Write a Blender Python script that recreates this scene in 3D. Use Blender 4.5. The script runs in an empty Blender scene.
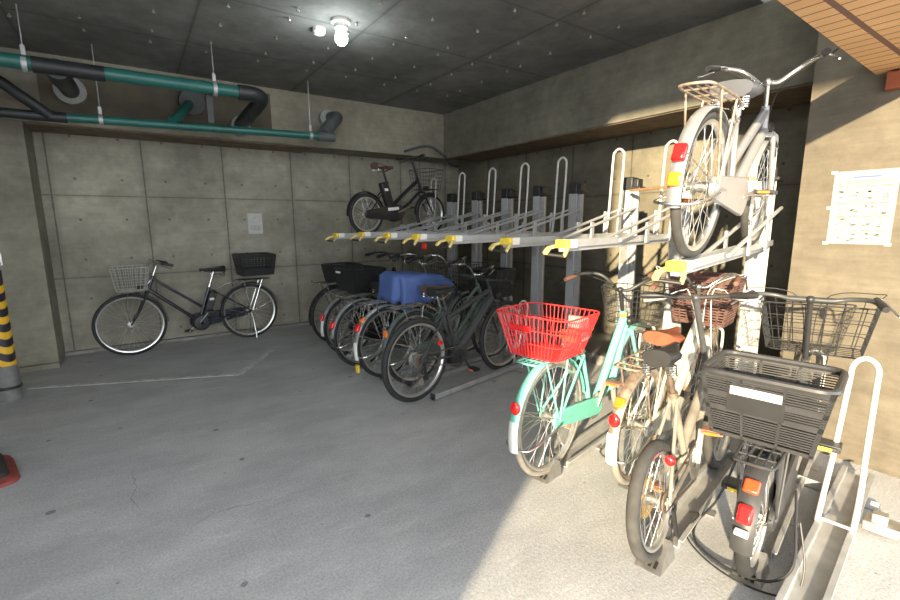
import bpy, math, random
from mathutils import Vector, Matrix
random.seed(7)
PI = math.pi
COL = bpy.context.scene.collection
def R(d): return math.radians(d)
WORLD, SUN, SUN_EL, EXPO = 4.3, 12.5, 13.0, 0.42

# ------------------------------------------------------------------ materials
def new_mat(name):
    m = bpy.data.materials.new(name); m.use_nodes = True
    nt = m.node_tree
    return m, nt, nt.nodes['Principled BSDF']
def N(nt, typ, **kw):
    n = nt.nodes.new(typ)
    for k, v in kw.items(): setattr(n, k, v)
    return n
def math_n(nt, op, a, b=None, c=None):
    n = N(nt, 'ShaderNodeMath', operation=op)
    for i, x in enumerate((a, b, c)):
        if x is None: continue
        if isinstance(x, (int, float)): n.inputs[i].default_value = x
        else: nt.links.new(x, n.inputs[i])
    return n.outputs[0]
def plain(name, col, rough=.5, metal=0.0, var=.12, scale=18.0, bump=0.0, coat=0.0):
    m, nt, b = new_mat(name)
    co = N(nt, 'ShaderNodeTexCoord'); nz = N(nt, 'ShaderNodeTexNoise')
    nz.inputs['Scale'].default_value = scale; nz.inputs['Detail'].default_value = 4
    nt.links.new(co.outputs['Object'], nz.inputs['Vector'])
    rp = N(nt, 'ShaderNodeValToRGB')
    rp.color_ramp.elements[0].position = .3; rp.color_ramp.elements[1].position = .7
    rp.color_ramp.elements[0].color = (*[c*(1-var) for c in col], 1)
    rp.color_ramp.elements[1].color = (*[min(1, c*(1+var)) for c in col], 1)
    nt.links.new(nz.outputs['Fac'], rp.inputs['Fac']); nt.links.new(rp.outputs['Color'], b.inputs['Base Color'])
    b.inputs['Roughness'].default_value = rough; b.inputs['Metallic'].default_value = metal
    if coat: b.inputs['Coat Weight'].default_value = coat
    if bump:
        bp = N(nt, 'ShaderNodeBump'); bp.inputs['Strength'].default_value = bump; bp.inputs['Distance'].default_value = .01
        nt.links.new(nz.outputs['Fac'], bp.inputs['Height']); nt.links.new(bp.outputs['Normal'], b.inputs['Normal'])
    return m
def emit(name, col, s):
    m, nt, b = new_mat(name)
    b.inputs['Emission Color'].default_value = (*col, 1); b.inputs['Emission Strength'].default_value = s
    b.inputs['Base Color'].default_value = (*col, 1)
    return m
def mixcol(nt, fac, a, b, mode='MIX'):
    n = N(nt, 'ShaderNodeMix', data_type='RGBA', blend_type=mode)
    if isinstance(fac, (int, float)): n.inputs[0].default_value = fac
    else: nt.links.new(fac, n.inputs[0])
    for i, x in ((6, a), (7, b)):
        if isinstance(x, tuple): n.inputs[i].default_value = x
        else: nt.links.new(x, n.inputs[i])
    return n.outputs[2]
def concrete(name, col, u, v, pu=0.0, u0=0.0, pv=0.0, v0=0.0, holes=True, seam=.007, stain=.35, lines=True, board=0.0, lineop=.8):
    """cast concrete: cloudy tone, form joints every pu / pv metres, tie holes; u, v are axis names"""
    m, nt, b = new_mat(name)
    co = N(nt, 'ShaderNodeTexCoord'); sp = N(nt, 'ShaderNodeSeparateXYZ')
    nt.links.new(co.outputs['Object'], sp.inputs[0])
    U, W = sp.outputs[u], sp.outputs[v]
    def noise(sc, det=6, rough=.6, stretch=None):
        n = N(nt, 'ShaderNodeTexNoise'); n.inputs['Scale'].default_value = sc
        n.inputs['Detail'].default_value = det; n.inputs['Roughness'].default_value = rough
        if stretch:
            mp = N(nt, 'ShaderNodeMapping'); mp.inputs['Scale'].default_value = stretch
            nt.links.new(co.outputs['Object'], mp.inputs[0]); nt.links.new(mp.outputs[0], n.inputs['Vector'])
        else: nt.links.new(co.outputs['Object'], n.inputs['Vector'])
        return n.outputs['Fac']
    def ramp(f, p0, p1, c0, c1):
        r = N(nt, 'ShaderNodeValToRGB'); e = r.color_ramp.elements
        e[0].position, e[1].position = p0, p1; e[0].color = (*c0, 1); e[1].color = (*c1, 1)
        nt.links.new(f, r.inputs[0]); return r.outputs[0]
    d = tuple(c*(1-stain) for c in col); l = tuple(min(1, c*(1+stain*.7)) for c in col)
    base = ramp(noise(1.1), .3, .72, d, l)
    big = noise(7, 8, .7)
    base = mixcol(nt, .55, base, ramp(big, .3, .75, (.55, .55, .55), (1.25, 1.25, 1.22)), 'MULTIPLY')
    if board:
        st = noise(2.2, 6, .65, (1.0, 1.0, 11.0))
        base = mixcol(nt, board, base, ramp(st, .3, .7, (.68, .66, .62), (1.2, 1.2, 1.2)), 'MULTIPLY')
    def dist_line(X, p, o):       # metres from the nearest joint
        f = math_n(nt, 'FRACT', math_n(nt, 'DIVIDE', math_n(nt, 'SUBTRACT', X, o - 100*p), p))
        return math_n(nt, 'MULTIPLY', math_n(nt, 'MINIMUM', f, math_n(nt, 'SUBTRACT', 1.0, f)), p)
    h = None
    if lines:
        ds = []
        if pu: ds.append(dist_line(U, pu, u0))
        if pv: ds.append(math_n(nt, 'MULTIPLY', dist_line(W, pv, v0), 1.8))
        dd = ds[0] if len(ds) == 1 else math_n(nt, 'MINIMUM', ds[0], ds[1])
        wob = math_n(nt, 'MULTIPLY', math_n(nt, 'SUBTRACT', noise(14), .5), .012)
        ln = math_n(nt, 'LESS_THAN', math_n(nt, 'ADD', dd, wob), seam)
        soft = N(nt, 'ShaderNodeMapRange'); soft.inputs['From Min'].default_value = 0; soft.inputs['From Max'].default_value = .06
        nt.links.new(dd, soft.inputs['Value'])
        base = mixcol(nt, math_n(nt, 'MULTIPLY', math_n(nt, 'SUBTRACT', 1.0, soft.outputs[0]), .35), base, (*[c*.45 for c in col], 1))
        base = mixcol(nt, math_n(nt, 'MULTIPLY', ln, lineop), base, (*[c*.28 for c in col], 1))
        h = ln
    if holes:
        hu = dist_line(U, .42, u0 + .21); hv = dist_line(W, .44, v0 + .2)
        r2 = math_n(nt, 'SQRT', math_n(nt, 'ADD', math_n(nt, 'POWER', hu, 2.0), math_n(nt, 'POWER', hv, 2.0)))
        hole = math_n(nt, 'LESS_THAN', r2, .014)
        base = mixcol(nt, math_n(nt, 'MULTIPLY', hole, .75), base, (*[c*.3 for c in col], 1))
    nt.links.new(base, b.inputs['Base Color'])
    b.inputs['Roughness'].default_value = .85; b.inputs['Specular IOR Level'].default_value = .25
    bp = N(nt, 'ShaderNodeBump'); bp.inputs['Strength'].default_value = .25; bp.inputs['Distance'].default_value = .01
    nt.links.new(noise(45, 8, .7), bp.inputs['Height']); nt.links.new(bp.outputs['Normal'], b.inputs['Normal'])
    return m
def floor_mat():
    m, nt, b = new_mat('floor_concrete')
    co = N(nt, 'ShaderNodeTexCoord')
    def noise(sc, det=6, rough=.6, stretch=None):
        n = N(nt, 'ShaderNodeTexNoise'); n.inputs['Scale'].default_value = sc
        n.inputs['Detail'].default_value = det; n.inputs['Roughness'].default_value = rough
        if stretch:
            mp = N(nt, 'ShaderNodeMapping'); mp.inputs['Scale'].default_value = stretch; mp.inputs['Rotation'].default_value = (0, 0, .5)
            nt.links.new(co.outputs['Object'], mp.inputs[0]); nt.links.new(mp.outputs[0], n.inputs['Vector'])
        else: nt.links.new(co.outputs['Object'], n.inputs['Vector'])
        return n.outputs['Fac']
    def ramp(f, p0, p1, c0, c1):
        r = N(nt, 'ShaderNodeValToRGB'); e = r.color_ramp.elements
        e[0].position, e[1].position = p0, p1; e[0].color = (*c0, 1); e[1].color = (*c1, 1)
        nt.links.new(f, r.inputs[0]); return r.outputs[0]
    base = ramp(noise(.9, 8, .65), .3, .7, FLOOR_D, FLOOR_L)
    base = mixcol(nt, .6, base, ramp(noise(1.9, 9, .72, (1, 2.2, 1)), .3, .72, (.70, .70, .70), (1.2, 1.2, 1.2)), 'MULTIPLY')
    base = mixcol(nt, .45, base, ramp(noise(95, 3, .6), .35, .65, (.6, .6, .62), (1.3, 1.3, 1.3)), 'MULTIPLY')
    # pale scuffs
    base = mixcol(nt, .35, base, ramp(noise(2.6, 10, .78, (1, 4, 1)), .56, .66, (1, 1, 1), (1.45, 1.45, 1.45)), 'MULTIPLY')
    # oil spots
    vo = N(nt, 'ShaderNodeTexVoronoi'); vo.inputs['Scale'].default_value = 3.2
    nt.links.new(co.outputs['Object'], vo.inputs['Vector'])
    sp = math_n(nt, 'LESS_THAN', math_n(nt, 'ADD', vo.outputs['Distance'], math_n(nt, 'MULTIPLY', noise(9), .13)), .125)
    base = mixcol(nt, math_n(nt, 'MULTIPLY', sp, .55), base, (.05, .05, .05, 1))
    vo2 = N(nt, 'ShaderNodeTexVoronoi'); vo2.inputs['Scale'].default_value = 7.0
    nt.links.new(co.outputs['Object'], vo2.inputs['Vector'])
    sp2 = math_n(nt, 'LESS_THAN', math_n(nt, 'ADD', vo2.outputs['Distance'], math_n(nt, 'MULTIPLY', noise(12), .16)), .12)
    base = mixcol(nt, math_n(nt, 'MULTIPLY', sp2, .45), base, (.06, .06, .06, 1))
    # hairline cracks
    vc = N(nt, 'ShaderNodeTexVoronoi', feature='DISTANCE_TO_EDGE'); vc.inputs['Scale'].default_value = .7
    nv = N(nt, 'ShaderNodeTexNoise'); nv.inputs['Scale'].default_value = 4
    nt.links.new(co.outputs['Object'], nv.inputs['Vector'])
    mv = N(nt, 'ShaderNodeVectorMath', operation='MULTIPLY_ADD'); mv.inputs[1].default_value = (.3, .3, .3)
    nt.links.new(nv.outputs['Color'], mv.inputs[0]); nt.links.new(co.outputs['Object'], mv.inputs[2]); nt.links.new(mv.outputs[0], vc.inputs['Vector'])
    ck = math_n(nt, 'MULTIPLY', math_n(nt, 'MULTIPLY', math_n(nt, 'LESS_THAN', vc.outputs['Distance'], .0016), .45), math_n(nt, 'GREATER_THAN', noise(.6), .55))
    base = mixcol(nt, ck, base, (.08, .08, .08, 1))
    nt.links.new(base, b.inputs['Base Color'])
    b.inputs['Roughness'].default_value = .72; b.inputs['Specular IOR Level'].default_value = .3
    bp = N(nt, 'ShaderNodeBump'); bp.inputs['Strength'].default_value = .35; bp.inputs['Distance'].default_value = .008
    nt.links.new(noise(60, 8, .7), bp.inputs['Height']); nt.links.new(bp.outputs['Normal'], b.inputs['Normal'])
    return m
FLOOR_D, FLOOR_L = (.40, .405, .415), (.54, .54, .53)

M = {}
M['floor'] = floor_mat()
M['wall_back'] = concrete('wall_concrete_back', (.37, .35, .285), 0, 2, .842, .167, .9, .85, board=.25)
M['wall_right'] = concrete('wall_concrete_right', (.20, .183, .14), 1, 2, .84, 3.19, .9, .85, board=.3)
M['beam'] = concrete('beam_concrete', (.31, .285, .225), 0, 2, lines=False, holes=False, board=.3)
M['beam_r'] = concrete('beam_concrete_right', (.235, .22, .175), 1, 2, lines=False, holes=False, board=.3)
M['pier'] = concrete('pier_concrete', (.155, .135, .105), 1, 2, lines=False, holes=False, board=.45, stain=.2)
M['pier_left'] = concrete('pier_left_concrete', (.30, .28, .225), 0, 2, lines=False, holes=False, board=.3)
M['ceil'] = concrete('ceiling_concrete', (.24, .24, .235), 0, 1, 1.2, .56, 1.08, 4.93, holes=False, seam=.010, stain=.35, lineop=.45)
M['plinth'] = concrete('plinth_concrete', (.30, .29, .27), 1, 2, lines=False, holes=False)
M['ledge'] = plain('ledge_wood_form', (.17, .125, .085), .85, 0, .3, 9)
M['silver_wire'] = plain('silver_coated_wire', (.52, .51, .47), .35, .3)
M['scuff'] = plain('worn_floor_line', (.54, .54, .53), .85, 0, .3, 14)
M['facade'] = plain('facade', (.4, .39, .37), .8)
M['ground'] = plain('street_ground', (.35, .35, .35), .85, 0, .2, 5)

def wood_soffit():
    m, nt, b = new_mat('soffit_slats')
    co = N(nt, 'ShaderNodeTexCoord'); sp = N(nt, 'ShaderNodeSeparateXYZ'); nt.links.new(co.outputs['Object'], sp.inputs[0])
    f = math_n(nt, 'FRACT', math_n(nt, 'DIVIDE', math_n(nt, 'ADD', sp.outputs[0], 10.0), .085))
    board = math_n(nt, 'FLOOR', math_n(nt, 'DIVIDE', math_n(nt, 'ADD', sp.outputs[0], 10.0), .085))
    wn = N(nt, 'ShaderNodeTexWhiteNoise', noise_dimensions='1D'); nt.links.new(board, wn.inputs['W'])
    nz = N(nt, 'ShaderNodeTexNoise'); nz.inputs['Scale'].default_value = 6; nz.inputs['Detail'].default_value = 6
    mp = N(nt, 'ShaderNodeMapping'); mp.inputs['Scale'].default_value = (14, 1.2, 1); nt.links.new(co.outputs['Object'], mp.inputs[0]); nt.links.new(mp.outputs[0], nz.inputs['Vector'])
    c = mixcol(nt, nz.outputs['Fac'], (.62, .34, .15, 1), (.84, .52, .26, 1))
    c = mixcol(nt, math_n(nt, 'MULTIPLY', wn.outputs['Value'], .25), c, (.42, .2, .08, 1))
    g = math_n(nt, 'LESS_THAN', f, .09)
    c = mixcol(nt, g, c, (.06, .03, .015, 1))
    gy = math_n(nt, 'LESS_THAN', math_n(nt, 'ABSOLUTE', math_n(nt, 'SUBTRACT', sp.outputs[1], .715)), .012)
    c = mixcol(nt, gy, c, (.16, .075, .06, 1))
    nt.links.new(c, b.inputs['Base Color']); b.inputs['Roughness'].default_value = .55
    return m
M['soffit'] = wood_soffit()

M['chrome'] = plain('chrome', (.72, .71, .69), .25, 1.0, .08)
M['dull_steel'] = plain('dull_steel', (.50, .49, .47), .42, .9, .15)
M['rust_chrome'] = plain('rusty_chrome', (.42, .33, .25), .5, .7, .45, 30)
M['alu'] = plain('aluminium', (.45, .46, .47), .45, .35, .06, 8)
M['galv'] = plain('galvanised_steel', (.42, .42, .42), .5, .4, .15, 12)
M['spoke'] = plain('spoke_steel', (.66, .65, .62), .35, .85, .06)
M['dark_spoke'] = plain('dark_spoke', (.12, .12, .12), .4, .5)
M['tyre'] = plain('tyre_rubber', (.022, .022, .023), .75, 0, .2)
M['tyre_dusty'] = plain('dusty_tyre_rubber', (.05, .048, .045), .85, 0, .25)
M['tyre_cream'] = plain('grey_tyre_rubber', (.25, .23, .20), .8, 0, .15)
M['rim_silver'] = plain('rim_silver', (.66, .66, .65), .3, .85, .05)
M['rim_black'] = plain('rim_black', (.03, .03, .03), .4)
M['black_paint'] = plain('black_paint', (.016, .016, .018), .28, 0, .1, coat=.4)
M['matt_black'] = plain('matt_black_paint', (.042, .044, .045), .45, 0, .1)
M['navy_paint'] = plain('dark_blue_black_paint', (.014, .016, .028), .25, 0, .1, coat=.5)
M['teal_paint'] = plain('mint_green_paint', (.18, .56, .46), .32, 0, .06, coat=.3)
M['white_paint'] = plain('cream_white_paint', (.55, .545, .47), .35, 0, .06, coat=.2)
M['silver_paint'] = plain('silver_paint', (.44, .45, .47), .33, .6, .05)
M['olive_paint'] = plain('grey_green_paint', (.10, .135, .12), .4, 0, .1)
M['beige_paint'] = plain('dusty_beige_paint', (.23, .21, .18), .6, 0, .25, 12)
M['brown_paint'] = plain('rusty_brown_paint', (.13, .095, .07), .6, .2, .35, 20)
M['grey_paint'] = plain('dark_grey_paint', (.07, .072, .075), .4, .2)
M['black_plastic'] = plain('black_plastic', (.022, .022, .023), .45)
M['grey_plastic'] = plain('charcoal_plastic', (.04, .04, .042), .4, 0, .12)
M['dark_mesh'] = plain('dark_mesh_metal', (.035, .035, .036), .5, .2)
M['saddle_black'] = plain('black_vinyl', (.02, .02, .021), .5, bump=.1)
M['saddle_brown'] = plain('tan_leather', (.27, .075, .035), .5, 0, .15, bump=.1)
M['saddle_grey'] = plain('grey_vinyl', (.07, .075, .09), .4, 0, .1)
M['saddle_dullbrown'] = plain('dull_brown_vinyl', (.12, .08, .06), .6, 0, .2)
M['wicker'] = plain('brown_wicker', (.11, .055, .045), .7, 0, .35, 60, bump=.3)
M['red_wire'] = plain('red_coated_wire', (.72, .035, .035), .4, 0, .08)
M['red_pale'] = plain('faded_red_plastic', (.75, .22, .22), .5)
M['red_lens'] = plain('red_reflector', (.75, .012, .012), .2, 0, .06, coat=.6)
M['orange_lens'] = plain('orange_reflector', (.85, .20, .02), .25, 0, .06, coat=.6)
M['orange_red'] = plain('orange_red_sticker', (.80, .07, .02), .3, 0, .06, coat=.4)
M['yellow'] = plain('yellow_plastic', (.78, .56, .05), .5, 0, .1)
M['yellow_pale'] = plain('worn_yellow_plastic', (.66, .52, .18), .6, 0, .2)
M['white'] = plain('white_plastic', (.78, .78, .75), .45, 0, .05)
M['hoop_white'] = plain('white_painted_tube', (.52, .51, .48), .4, 0, .06)
M['brown_grip'] = plain('brown_grip', (.14, .07, .05), .7, 0, .2)
M['wood_pedal'] = plain('brown_pedal', (.34, .17, .11), .7, 0, .2)
M['blue_cloth'] = plain('blue_nylon', (.065, .115, .30), .7, 0, .15, 6)
M['green_pipe'] = plain('green_pipe_wrap', (.018, .115, .098), .4, 0, .15, 5)
M['dark_pipe'] = plain('black_pipe_wrap', (.018, .02, .022), .5, 0, .2)
M['grey_pipe'] = plain('grey_pipe_wrap', (.09, .10, .105), .55, 0, .2)
M['insul'] = plain('brown_wall_insulation', (.10, .085, .06), .9, 0, .3, 4)
M['pale_sleeve'] = plain('pale_sleeve', (.33, .34, .33), .6)
M['paper'] = plain('paper', (.35, .335, .29), .8, 0, .03)
M['paper_grey'] = plain('faded_paper', (.52, .52, .50), .8, 0, .08)
M['ink'] = plain('ink', (.12, .12, .12), .8)
M['ink_faint'] = plain('faint_ink', (.26, .25, .21), .8)
M['ink_blue'] = plain('blue_ink', (.10, .14, .28), .8)
M['tape'] = plain('pale_tape', (.80, .74, .60), .5)
M['red_brown_steel'] = plain('red_brown_steel', (.30, .085, .04), .55, .1)
M['stand_red'] = plain('worn_red_rubber', (.30, .06, .05), .7, 0, .3)
M['stand_black'] = plain('black_rubber', (.035, .03, .03), .7)
M['guard_black'] = plain('guard_black', (.025, .022, .035), .5)
M['guard_yellow'] = plain('guard_yellow', (.72, .42, .02), .5)
M['pvc_grey'] = plain('grey_pvc', (.17, .17, .165), .6, 0, .2)
M['bulb'] = emit('lit_bulb', (.93, 1.0, .98), 18)
M['brass'] = plain('rusty_brass', (.45, .30, .08), .5, .5, .3)

# ------------------------------------------------------------------ mesh builder
def cr(pts, n=6):
    """smooth curve through points"""
    P = [Vector(p) for p in pts]; out = []
    for i in range(len(P)-1):
        p0 = P[i-1] if i else P[0]*2-P[1]; p1, p2 = P[i], P[i+1]
        p3 = P[i+2] if i+2 < len(P) else P[-1]*2-P[-2]
        for k in range(n):
            t = k/n
            out.append(.5*((2*p1)+(p2-p0)*t+(2*p0-5*p1+4*p2-p3)*t*t+(3*p1-p0-3*p2+p3)*t**3))
    out.append(P[-1]); return out
class MB:
    def __init__(s, xf=None): s.v, s.f, s.xf = [], [], xf
    def add(s, vs, fs):
        n = len(s.v)
        s.v += [s.xf(Vector(v)) if s.xf else Vector(v) for v in vs]
        s.f += [tuple(i+n for i in f) for f in fs]; return s
    def tube(s, pts, r, seg=8, closed=False, flat=None):
        P = [Vector(p) for p in pts]; n = len(P)
        rs = r if isinstance(r, (list, tuple)) else [r]*n
        T = []
        for i in range(n):
            a = P[i-1] if (i or closed) else P[0]; b = P[(i+1) % n] if (i < n-1 or closed) else P[-1]
            d = b-a; T.append(d.normalized() if d.length > 1e-9 else Vector((0, 0, 1)))
        up = Vector((0, 0, 1)) if abs(T[0].z) < .95 else Vector((1, 0, 0))
        nx = T[0].cross(up).normalized(); vs = []
        for i in range(n):
            nx = (nx-T[i]*nx.dot(T[i])); nx = nx.normalized() if nx.length > 1e-6 else T[i].orthogonal().normalized()
            ny = T[i].cross(nx)
            for k in range(seg):
                a = 2*PI*k/seg
                vs.append(P[i]+nx*(rs[i]*math.cos(a))*(flat[0] if flat else 1)+ny*(rs[i]*math.sin(a))*(flat[1] if flat else 1))
        fs = []
        for i in range(n if closed else n-1):
            j = (i+1) % n
            for k in range(seg):
                l = (k+1) % seg; fs.append((i*seg+k, i*seg+l, j*seg+l, j*seg+k))
        if not closed:
            fs.append(tuple(range(seg))[::-1]); fs.append(tuple((n-1)*seg+k for k in range(seg)))
        return s.add(vs, fs)
    def lathe(s, prof, c=(0, 0, 0), axis='y', seg=32, closed=True, a0=0., a1=2*PI):
        full = abs(a1-a0-2*PI) < 1e-6; c = Vector(c); vs = []; m = len(prof)
        cnt = seg if full else seg+1
        for i in range(cnt):
            a = a0+(a1-a0)*i/seg; ca, sa = math.cos(a), math.sin(a)
            for rr, h in prof:
                vs.append(c+(Vector((rr*ca, h, rr*sa)) if axis == 'y' else Vector((rr*ca, rr*sa, h)) if axis == 'z' else Vector((h, rr*ca, rr*sa))))
        fs = []
        for i in range(seg):
            j = (i+1) % cnt
            for k in range(m if closed else m-1):
                l = (k+1) % m; fs.append((i*m+k, j*m+k, j*m+l, i*m+l))
        if not full and closed:
            fs.append(tuple(range(m))[::-1]); fs.append(tuple((cnt-1)*m+k for k in range(m)))
        return s.add(vs, fs)
    def torus(s, c, Rr, r, seg=48, ss=10, axis='y'):
        return s.lathe([(Rr+r*math.cos(2*PI*k/ss), r*math.sin(2*PI*k/ss)) for k in range(ss)], c, axis, seg)
    def cyl(s, a, b, r, seg=16): return s.tube([a, b], r, seg)
    def box(s, c, sz, rot=None):
        x, y, z = sz[0]/2, sz[1]/2, sz[2]/2; c = Vector(c)
        vs = [Vector(p) for p in ((-x, -y, -z), (x, -y, -z), (x, y, -z), (-x, y, -z), (-x, -y, z), (x, -y, z), (x, y, z), (-x, y, z))]
        if rot is not None: vs = [rot @ v for v in vs]
        return s.add([c+v for v in vs], [(0, 3, 2, 1), (4, 5, 6, 7), (0, 1, 5, 4), (1, 2, 6, 5), (2, 3, 7, 6), (3, 0, 4, 7)])
    def bar(s, a, b, w, h, up=(0, 0, 1)):
        a, b = Vector(a), Vector(b); d = (b-a).normalized(); u = Vector(up); sd = d.cross(u)
        if sd.length < 1e-6: sd = d.orthogonal()
        sd.normalize(); u = sd.cross(d); vs = []
        for p in (a, b):
            for i, j in ((-1, -1), (1, -1), (1, 1), (-1, 1)): vs.append(p+sd*(i*w/2)+u*(j*h/2))
        return s.add(vs, [(0, 1, 2, 3)[::-1], (4, 5, 6, 7), (0, 1, 5, 4), (1, 2, 6, 5), (2, 3, 7, 6), (3, 0, 4, 7)])
    def prism(s, poly, h0, h1, plane='xz'):
        f = (lambda p, h: (p[0], h, p[1])) if plane == 'xz' else (lambda p, h: (p[0], p[1], h)) if plane == 'xy' else (lambda p, h: (h, p[0], p[1]))
        n = len(poly); vs = [f(p, h0) for p in poly]+[f(p, h1) for p in poly]
        return s.add(vs, [tuple(range(n)), tuple(range(2*n-1, n-1, -1))]+[(i, n+i, n+(i+1) % n, (i+1) % n) for i in range(n)])
    def loft(s, rings, cap=True, wrap=True):
        m = len(rings[0]); vs = [p for r in rings for p in r]; fs = []
        for i in range(len(rings)-1):
            for k in range(m if wrap else m-1):
                l = (k+1) % m; fs.append((i*m+k, i*m+l, (i+1)*m+l, (i+1)*m+k))
        if cap: fs.append(tuple(range(m))[::-1]); fs.append(tuple((len(rings)-1)*m+k for k in range(m)))
        return s.add(vs, fs)
    def ball(s, c, r, seg=14):
        r = r if isinstance(r, (tuple, list)) else (r, r, r); c = Vector(c); rings = []
        for i in range(1, seg//2):
            t = PI*i/(seg//2)
            rings.append([c+Vector((r[0]*math.sin(t)*math.cos(2*PI*k/seg), r[1]*math.sin(t)*math.sin(2*PI*k/seg), -r[2]*math.cos(t))) for k in range(seg)])
        return s.loft(rings)
    def build(s, name, mat, parent=None, sharp=38, bevel=0.0):
        me = bpy.data.meshes.new(name); me.from_pydata([tuple(v) for v in s.v], [], s.f)
        me.materials.append(M[mat] if isinstance(mat, str) else mat)
        import bmesh
        bm = bmesh.new(); bm.from_mesh(me); bmesh.ops.recalc_face_normals(bm, faces=bm.faces[:]); bm.to_mesh(me); bm.free()
        me.polygons.foreach_set('use_smooth', [True]*len(me.polygons)); me.set_sharp_from_angle(angle=R(sharp)); me.update()
        o = bpy.data.objects.new(name, me); COL.objects.link(o)
        if parent is not None: o.parent = parent
        if bevel:
            b = o.modifiers.new('bevel', 'BEVEL'); b.width = bevel; b.segments = 2; b.limit_method = 'ANGLE'
        return o
def tag(o, label, cat, group=None, kind=None):
    if label: o['label'] = label
    if cat: o['category'] = cat
    if group: o['group'] = group
    if kind: o['kind'] = kind
    return o
def struct(o, kind='structure'): o['kind'] = kind; return o
def thing(name, label, cat, loc=(0, 0, 0), rot=(0, 0, 0), group=None):
    o = bpy.data.objects.new(name, None); COL.objects.link(o); o.empty_display_size = .1
    o.location = loc; o.rotation_euler = rot; return tag(o, label, cat, group)

# ------------------------------------------------------------------ setting
def bx(name, x0, x1, y0, y1, z0, z1, mat):
    return struct(MB().box(((x0+x1)/2, (y0+y1)/2, (z0+z1)/2), (x1-x0, y1-y0, z1-z0)).build(name, mat))
XL, XR, YB, ZC = -3.6, 4.65, 6.51, 3.03
bx('floor', XL, XR+.2, -.45, YB+.2, -.2, 0, 'floor')
bx('wall_back', XL, XR+.2, YB, YB+.2, 0, ZC+.2, 'wall_back')
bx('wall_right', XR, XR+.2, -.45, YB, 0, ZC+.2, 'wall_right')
bx('wall_left', XL-.2, XL, -.45, YB+.2, 0, ZC+.2, 'wall_back')
CE = 1.72                                   # outer edge of the garage ceiling
bx('ceiling', XL-.2, XR+.2, CE, YB+.2, ZC, ZC+.2, 'ceil')
bx('trim_1', XL, XR, 5.98, YB, 2.40, ZC, 'beam')                       # beam along the back wall
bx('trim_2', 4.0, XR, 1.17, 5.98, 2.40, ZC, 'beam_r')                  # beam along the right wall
bx('trim_3', -1.75, -.757, 6.0, YB, 0, 2.40, 'pier_left')              # left pier
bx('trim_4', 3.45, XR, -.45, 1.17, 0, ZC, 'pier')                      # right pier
bx('trim_5', 3.8, XR, 1.17, YB, 0, .10, 'plinth')                      # low plinth under the right wall
bx('trim_6', -.757, 2.0, 6.02, YB-.005, 2.385, 2.40, 'ledge')          # brown underside of the back beam
bx('trim_10', 4.02, XR, 1.17, 5.98, 2.388, 2.40, 'ledge')
q = MB().prism([(1.7, .807), (3.45, .880), (3.45, .48), (1.7, .44)], 2.235, 2.30, 'xy').build('trim_8', 'soffit'); struct(q)
bx('unseen_skyblock_1', -2.52, 5.3, -6.0, CE, 4.30, 4.5, 'facade')      # unseen overhang, added to cut sky light on the near floor
bx('unseen_skyblock_2', -3.6, 5.3, CE, CE+.2, ZC+.2, 4.55, 'facade')  # unseen wall strip, added with the overhang to close off sky light
# facade to the left of the opening (its edge draws the sunlit patch), street
bx('wall_front', -6.5, -2.36, -.62, -.45, 0, 5.0, 'facade')
bx('unseen_sunblock_1', -2.52, -2.36, -2.0, -.62, 4.16, 5.0, 'facade')  # unseen header, added to keep sun off the upper right beam
bx('unseen_sunblock_2', -2.52, -2.36, -9.0, -2.0, 3.80, 5.0, 'facade')  # lower unseen header, added to shade the top of the right pier
bx('ground', -14, 14, -16, -.45, -.22, -.02, 'ground')
MB().box((3.42, .76, 2.18), (.06, .12, .085)).build('trim_7', 'red_brown_steel'); struct(bpy.data.objects['trim_7'])
# curb of mortar along the back wall foot and the left pier foot
m = MB(); m.bar((-.9, 5.34, .002), (.72, 4.663, .002), .06, .003); m.bar((.72, 4.663, .002), (1.19, 5.365, .002), .06, .003)
struct(m.build('trim_14', 'scuff'))
bx('baseboard_back', -.757, 3.8, YB-.06, YB, 0, .035, 'plinth')
bx('baseboard_left', -1.75, -.75, 5.95, 6.0, 0, .05, 'pier_left')
# ------------------------------------------------------------------ wheels
def wheel(parent, name, cx, cz, Rw, tr, xf, tyre, rim, spoke, ns=32, hubr=.02, detail=True, sr=.0014):
    t = MB(xf).torus((cx, 0, cz), Rw-tr, tr, 56, 10).build(name, tyre, parent)
    r1 = Rw-2*tr+.004; w = tr*.75
    MB(xf).lathe([(r1, -w), (r1, w), (r1-.012, w*.9), (r1-.02, w*.35), (r1-.02, -w*.35), (r1-.012, -w*.9)], (cx, 0, cz), 'y', 56).build('rim', rim, t)
    sp = MB(xf); rr = r1-.017
    for k in range(ns):
        a = 2*PI*k/ns; sd = 1 if k % 2 else -1; off = (1 if (k//2) % 2 else -1)*R(62)
        h = hubr+.008
        sp.tube([(cx+h*math.cos(a+off), sd*.03, cz+h*math.sin(a+off)), (cx+rr*math.cos(a), sd*.004, cz+rr*math.sin(a))], sr, 4)
    sp.build('spokes', spoke, t)
    hb = MB(xf).lathe([(.005, -.055), (.012, -.055), (.014, -.038), (hubr+.012, -.034), (hubr+.012, -.028), (hubr*.8, -.02), (hubr*.8, .02), (hubr+.012, .028), (hubr+.012, .034), (.014, .038), (.012, .055), (.005, .055)], (cx, 0, cz), 'y', 18)
    hb.build('hub', 'dull_steel', t)
    return t
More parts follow.
